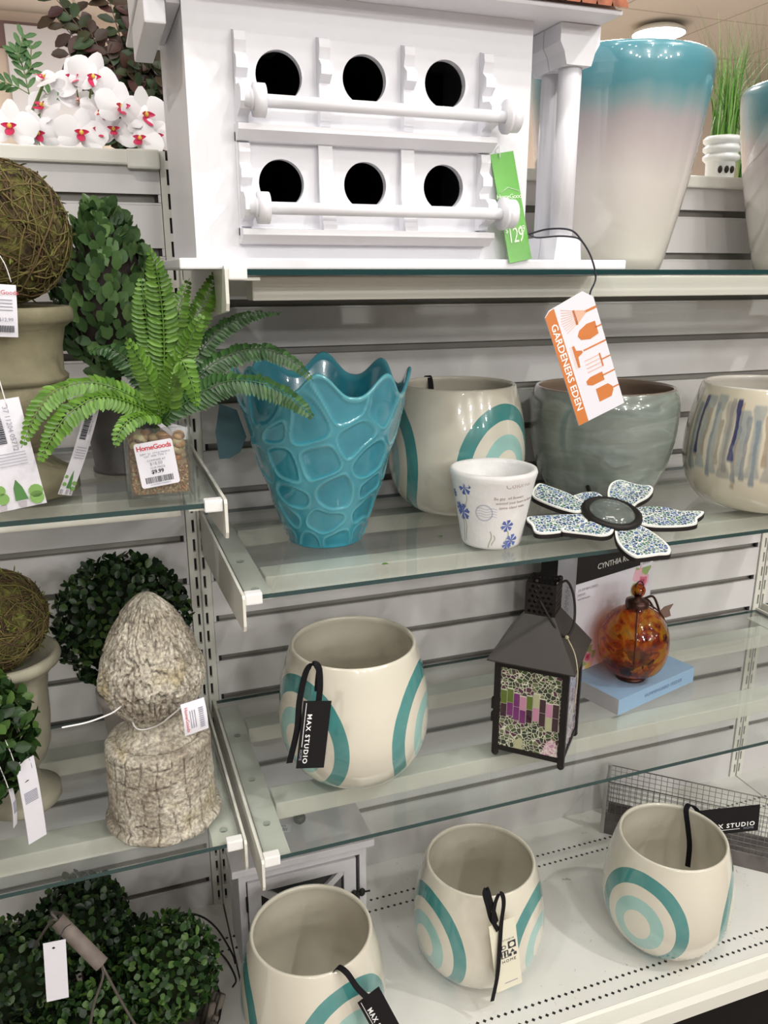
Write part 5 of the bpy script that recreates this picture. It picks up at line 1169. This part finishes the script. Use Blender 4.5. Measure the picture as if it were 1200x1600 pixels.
# ============================================================ BOXWOOD BASKET (bottom left)
bb = empty('boxwood_basket', (-.215, -.270, ZB+.0012), 'twig basket of dark green boxwood balls with wooden-grip wire handle on the left deck', 'plant basket')
q = MB(); rng = random.Random(4); bark = leafmat('grey_bark', [(.07, .06, .05), (.13, .11, .09), (.20, .18, .15)], .95)
for i in range(74):
    a = 2*pi*i/74; rr = rng.uniform(.97, 1.03); q.tube([(.148*rr*cos(a), .112*rr*sin(a), .0045), (.172*rr*cos(a)+rng.uniform(-.004, .004), .132*rr*sin(a), .070+rng.uniform(-.012, .014))], rng.uniform(.0042, .0062), 6)
q.lathe([(.145, .004), (.146, .0), (.001, .0)], 40, 0, Matrix.Diagonal((1, .76, 1, 1)), cap=False); q.build('twig_basket', bark, bb)
q = MB()
for z in (.020, .058): q.tube([((.158+.25*z)*cos(2*pi*k_/40), (.120+.2*z)*sin(2*pi*k_/40), z) for k_ in range(40)], .0022, 6, closed=True)
q.build('binding_wire', blackmetal, bb)
for i, (x, y, z, r_, m_) in enumerate(((-.020, .050, .222, .066, box_leaf_shaded), (.098, -.008, .150, .074, box_leaf), (-.118, .020, .186, .075, box_leaf_shaded), (-.020, -.060, .108, .070, box_leaf), (.035, .060, .120, .060, box_leaf_shaded), (-.075, -.035, .10, .070, box_leaf_shaded))):
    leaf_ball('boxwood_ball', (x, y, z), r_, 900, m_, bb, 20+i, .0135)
G = Vector(bb.location); q = MB(); q.tube([Vector((-.2530, -.352, -.808))-G, Vector((-.2035, -.385, -.866))-G], lambda u: .0088+.0012*cos(u*6.28), 14); q.build('wooden_grip', mat('weathered_grip', (.20, .165, .145), .7, var=.2, vscale=60), bb)
q = MB()
for pts in ([(-.2045, -.384, -.865), (-.2035, -.392, -.880), (-.222, -.388, -.935), (-.240, -.374, -1.04), (-.250, -.36, -1.10)], [(-.2035, -.385, -.866), (-.198, -.392, -.880), (-.180, -.382, -.955), (-.155, -.368, -1.05), (-.145, -.355, -1.10)],
            [(-.253, -.352, -.808), (-.265, -.34, -.82), (-.31, -.25, -.95), (-.35, -.20, -1.10)], [(-.253, -.352, -.808), (-.260, -.33, -.812), (-.24, -.20, -.95), (-.22, -.155, -1.10)]):
    q.tube([p-G for p in crv(pts, 6)], .0019, 6)
q.build('wire_handle', mat('rusty_wire', (.12, .10, .09), .6, metal=.4), bb)
q = MB()
for pts in ([(-.100, -.20, -1.02), (-.087, -.20, -.984), (-.058, -.20, -.995), (-.033, -.20, -1.029), (-.012, -.20, -1.085), (-.0085, -.21, -1.10)], [(-.075, -.24, -1.01), (-.049, -.25, -1.014), (-.028, -.25, -1.045), (-.014, -.25, -1.090), (-.020, -.25, -1.105)]):
    q.tube([p-G for p in crv(pts, 6)], .0016, 6)
q.build('side_handle', blackmetal, bb)

# ============================================================ ORCHIDS AND GREENERY BEHIND
petm = mat('orchid_white', (.88, .87, .90), .45); lipm = mat('orchid_magenta', (.60, .02, .10), .4); budm = mat('stem_green', (.12, .20, .05), .5); yel = mat('orchid_yellow', (.8, .6, .1), .5)
def petal(mb, c, d, n_, L_, W_, cup=.2, mi=0):
    d = d.normalized(); s_ = d.cross(n_).normalized(); rows = 6; cols_ = 5; vs = []; fs = []
    for i in range(rows+1):
        u = i/rows; w_ = W_*sin(pi*min(1, u*.86+.10))**.7*.5
        for j in range(cols_):
            v_ = (j/(cols_-1)-.5)*2; vs.append(c+d*(L_*u)+s_*(w_*v_)+n_*(cup*L_*(u*u*.5-.35*v_*v_*w_/W_*2)))
    for i in range(rows):
        for j in range(cols_-1): k_ = i*cols_+j; fs.append((k_, k_+1, k_+cols_+1, k_+cols_))
    mb.add(vs, fs, mi, True)
def orchid_flower(parent, c, face, rot, s_):
    c = Vector(c); n_ = Vector(face).normalized(); u = n_.cross(Vector((0, 0, 1))).normalized(); v_ = n_.cross(u)*-1
    mb = MB()
    for a, L_, W_ in ((90, 1, .72), (212, 1, .70), (328, 1, .70)): a = rad(a+rot); petal(mb, c-n_*.001, u*cos(a)+v_*sin(a), n_, s_*L_, s_*W_, .15)
    for a, L_, W_ in ((8, 1.08, 1.15), (172, 1.08, 1.15)): a = rad(a+rot); petal(mb, c, u*cos(a)+v_*sin(a), n_, s_*L_, s_*W_, .2)
    o = mb.build('blossom', petm, parent)
    mb = MB(); a = rad(270+rot); d = u*cos(a)+v_*sin(a); petal(mb, c+n_*.003, d*.8+n_*.5, n_, s_*.50, s_*.36, .5); petal(mb, c+n_*.003, u*.7+n_*.8, u, s_*.32, s_*.22, .5); petal(mb, c+n_*.003, -u*.7+n_*.8, -u, s_*.32, s_*.22, .5)
    mb.sphere(c+n_*.005, s_*.10, 10, 8, 1); mb.build('lip', [lipm, yel], o)
rng = random.Random(6)
for (bx, lbl, fl_) in ((-.205, 'white orchid spray with magenta lips at the far left above the shelf wall', [((-.222, .13, .232), (-.1, -1, .1), 5, .033), ((-.185, .14, .226), (.2, -1, .0), -12, .028), ((-.172, .16, .268), (-.6, -.8, .5), 30, .028), ((-.165, .15, .305), (-.4, -.6, .9), 60, .020)]),
                       (-.115, 'tall white orchid spray with magenta lips in the middle of the group', [((-.121, .13, .228), (.1, -1, .1), 10, .032), ((-.098, .14, .235), (.35, -1, .1), -20, .026), ((-.122, .15, .308), (-.3, -.8, .3), -20, .030), ((-.096, .145, .312), (.2, -1, -.1), 20, .031), ((-.118, .16, .276), (.3, -.8, .6), 40, .028), ((-.092, .16, .262), (.6, -.8, .2), 10, .028)]),
                       (-.040, 'white orchid spray beside the birdhouse wall', [((-.058, .13, .268), (.3, -1, .2), 10, .033), ((-.022, .14, .262), (.5, -1, -.1), -10, .034), ((-.032, .13, .224), (-.2, -1, .2), 30, .030), ((-.072, .14, .236), (.0, -1, .3), 0, .028), ((-.005, .15, .232), (.1, -1, .1), 0, .028)])):
    e = empty('orchid', (bx, .17, WTOP-.0015), lbl, 'orchid', 'white orchids behind the shelf wall'); E0 = Vector(e.location)
    q = MB(); q.lathe([(.022, 0), (.024, .001), (.026, .012), (.024, .012), (.001, .010)], 24); q.build('pot', plastic_w, e)
    for (c, f, ro, s_) in fl_: orchid_flower(e, Vector(c)-E0, f, ro, s_*1.18)
    q = MB(); top = max(fl_, key=lambda p: p[0][2])[0]; main = crv([(0, 0, .01), (.004, .0, .05), Vector(top)-E0+Vector((0, .012, .004))], 8); q.tube(main, .0018, 6)
    for (c, f, ro, s_) in fl_:
        cc = Vector(c)-E0; q.tube(crv([main[min(len(main)-1, 6)], cc*.5+Vector((0, .012, .02)), cc+Vector((0, .003, 0))], 5), .0013, 5)
    q.build('stem', budm, e)
    q = MB()
    for k_ in range(5): a = rng.uniform(0, 6.28); leaf(q, Vector((0, 0, .012)), Vector((cos(a), sin(a), .35)), Vector((0, 0, 1)), .07, .024, 0, .4)
    q.build('strap_leaves', mat('orchid_leaf', (.06, .13, .04), .4), e)
# dark foliage plant
dl = leafmat('maroon_green_leaves', [(.045, .012, .015), (.02, .04, .015), (.03, .06, .02), (.07, .02, .02), (.015, .03, .012)], .5)
fp = empty('foliage_plant', (-.01, .40, WTOP-.0015), 'dark maroon and green leafy plant behind the orchids', 'plant'); E0 = Vector(fp.location)
q = MB(); q.lathe([(.04, 0), (.042, .002), (.05, .030), (.048, .030), (.001, .026)], 24); q.build('pot', blackc, fp)
q = MB(); st_ = MB(); rng = random.Random(17)
tips = [(-.150, .40, .50), (-.105, .42, .47), (-.085, .38, .43), (-.140, .40, .455), (-.05, .40, .50), (-.01, .40, .50), (.03, .42, .47), (-.06, .38, .40), (.0, .37, .43), (.04, .40, .40), (-.08, .40, .37), (.02, .38, .36), (-.03, .38, .34), (.05, .42, .33), (-.045, .36, .31), (.0, .36, .29), (-.07, .37, .29), (.04, .38, .28), (-.125, .39, .395), (.01, .38, .48)]
for tpt in tips:
    e_ = Vector(tpt)-E0; br_ = crv([(rng.uniform(-.01, .01), 0, .02), (e_.x*.35, e_.y*.4, e_.z*.6), e_], 8); st_.tube(br_, lambda u: .0018*(1-.6*u), 5)
    for k_ in range(7, len(br_)):
        for sg in (-1, 1):
            T = (br_[k_]-br_[k_-1]).normalized(); sd = T.cross(Vector((.2, -1, .2))).normalized()
            leaf(q, br_[k_], sd*sg+T*.6+Vector((rng.uniform(-.4, .4), rng.uniform(-.4, .4), rng.uniform(-.4, .4))), Vector((rng.uniform(-.4, .4), -1, .4)), rng.uniform(.026, .040), rng.uniform(.016, .023), 0, .3)
for i in range(420):
    p = Vector((rng.gauss(.005, .035), rng.uniform(-.04, .03), rng.uniform(.05, .20))); leaf(q, p, Vector((rng.uniform(-1, 1), rng.uniform(-1, .3), rng.uniform(-.6, 1))), Vector((0, -1, .5)), .030, .018)
q.build('leaves', dl, fp); st_.build('branches', mat('brown_branch', (.10, .06, .045), .7), fp)
gp = empty('leafy_branch', (-.185, .30, WTOP-.0015), 'thin green leafy branch at the far left behind the orchids', 'plant'); E0 = Vector(gp.location)
q = MB(); st_ = MB(); main = crv([(0, 0, 0), (-.005, 0, .06), Vector((-.196, .30, .310))-E0, Vector((-.201, .30, .350))-E0, Vector((-.210, .30, .375))-E0], 6)
sub = [main, crv([main[12], Vector((-.220, .30, .322))-E0, Vector((-.245, .30, .327))-E0], 5), crv([main[16], Vector((-.190, .30, .35))-E0, Vector((-.184, .30, .385))-E0], 5), crv([main[18], Vector((-.205, .30, .37))-E0, Vector((-.193, .30, .40))-E0], 5), crv([main[6], Vector((-.175, .30, .285))-E0, Vector((-.160, .30, .315))-E0], 5)]
for br_ in sub:
    st_.tube(br_, .0010, 5)
    for k_ in range(3, len(br_), 2):
        T = (br_[k_]-br_[k_-1]).normalized(); sd = T.cross(Vector((0, -1, 0))).normalized()
        if br_ is main and k_ < 12: continue
        for sg in (-1, 1): leaf(q, br_[k_], sd*sg*.8+T, Vector((0, -1, .2)), .024, .0085, 0, .2)
q.build('leaves', leafmat('fresh_leaves', [(.05, .13, .04), (.09, .20, .07)], .5), gp); st_.build('branches', budm, gp)
q = MB(); q.lathe([(.018, 0), (.02, .001), (.022, .012), (.001, .010)], 20); q.build('pot', blackc, gp)
# grass pot right
gr_ = empty('grass_pot', (1.112, .13, WTOP-.0015), 'white ribbed pot of tall green grass between the two ombre vases', 'potted plant')
q = MB(); pf = [(.026, 0), (.027, .001), (.029, .045)]
for k_ in range(3): z = .046+.0165*k_; pf += [(.031+.001*k_, z+.001), (.036+.001*k_, z+.005), (.0365+.001*k_, z+.011), (.031+.001*k_, z+.0155)]
pf += [(.030, .094), (.001, .088)]
q.lathe(pf, 40); 
for a in (-130, -105, -80): q.sphere((.0295*cos(rad(a)), .0295*sin(rad(a)), .030), .0045, 10, 8, 1, (1, 1, 1.6))
q.build('ribbed_pot', [plastic_w, inside_dark], gr_)
gm2 = leafmat('grass_blades', [(.08, .22, .03), (.13, .32, .05), (.22, .42, .10), (.30, .36, .16)], .45)
def blade(mb, p, d, L_, w_, bend, wav):
    n = 9; vs = []; fs = []; side = d.cross(Vector((bend.x, bend.y, .01))).normalized() if bend.length > 0 else Vector((1, 0, 0))
    side = Vector((1, .2, 0)) if side.length < .5 else side
    for i in range(n+1):
        u = i/n; c_ = p+Vector((0, 0, 1))*L_*(u-bend.length*.25*u*u)+bend*(L_*u*u); w2 = w_*(1-u**2)*.5+.0001; vs += [c_-side*w2, c_+side*w2]
    for i in range(n): fs.append((2*i, 2*i+1, 2*i+3, 2*i+2))
    mb.add(vs, fs, 0, True)
q = MB(); rng = random.Random(31)
for i in range(190):
    a = rng.uniform(0, 6.28); r_ = rng.uniform(0, .026); bd = Vector((rng.gauss(.10, .22), rng.gauss(0, .15), 0)); blade(q, Vector((r_*cos(a), r_*sin(a), .085)), Vector((0, 0, 1)), rng.uniform(.06, .20) if i > 40 else rng.uniform(.2, .27), .0035 if i > 40 else .0014, bd, 0)
q.build('grass', gm2, gr_)['kind'] = 'stuff'
g2 = empty('grass_clump', (1.190, .12, WTOP-.0015), 'dense clump of bright green grass blades right of the ribbed pot', 'potted plant')
q = MB(); q.lathe([(.030, 0), (.032, .001), (.034, .014), (.001, .012)], 24); q.build('low_pot', blackc, g2)
q = MB()
for i in range(230):
    a = rng.uniform(0, 6.28); r_ = rng.uniform(0, .030); bd = Vector((rng.gauss(-.05, .28), rng.gauss(-.1, .15), 0)); blade(q, Vector((r_*cos(a), r_*sin(a), .010)), Vector((0, 0, 1)), rng.uniform(.10, .19), .0045, bd, 0)
for i in range(30): blade(q, Vector((rng.uniform(-.03, .02), rng.uniform(-.02, .02), .010)), Vector((0, 0, 1)), rng.uniform(.24, .34), .0011, Vector((rng.gauss(-.1, .18), 0, 0)), 0)
q.build('grass', gm2, g2)['kind'] = 'stuff'
# small sprig past the far upright
sp_ = empty('green_sprig', (1.235+.045, -.10, Z3+.0102), 'small dark green sprig at the right edge of the lower glass shelf', 'plant')
q = MB(); rng = random.Random(8)
for k_ in range(26):
    a = rng.uniform(0, 6.28); leaf(q, Vector((rng.uniform(-.012, .012), rng.uniform(-.01, .01), .001+rng.uniform(0, .010))), Vector((cos(a), sin(a), rng.uniform(.2, 1.2))), Vector((0, 0, 1)), .020, .004)
q.build('sprig_leaves', box_leaf, sp_)
# fallen green leaf on middle shelf
for (x, y, a, lb_) in ((.205, -.352, .4, 'tiny fallen green leaf on the middle glass shelf near its front edge'), (.330, -.270, 1.6, 'tiny fallen green leaf between the blue vase and the small white pot')):
    q = MB(); leaf(q, Vector((0, 0, .0016)), Vector((cos(a), sin(a), 0)), Vector((0, 0, 1)), .014, .007, 0, .05); o = q.build('fallen_leaf', fern_a, None, (x, y, Z2)); tag(o, lb_, 'leaf')
# visible store ceiling lamp behind the vases
q = MB(); q.lathe([(.26, .0), (.27, .02), (.20, .06), (.05, .08), (.001, .08)], 36, 0); 
em, t, b = nt('lamp_glow'); b.inputs['Emission Color'].default_value = (1, .97, .92, 1); b.inputs['Emission Strength'].default_value = 22
cl = empty('ceiling_lamp', (5.50, 6.33, 2.31), 'glowing round ceiling lamp far behind the large ombre vase', 'ceiling lamp'); q.build('lamp_housing', metal_w, cl)
q = MB(); q.lathe([(.001, -.05), (.16, -.035), (.255, -.001)], 36, 0, cap=False); q.build('lamp_diffuser', em, cl)
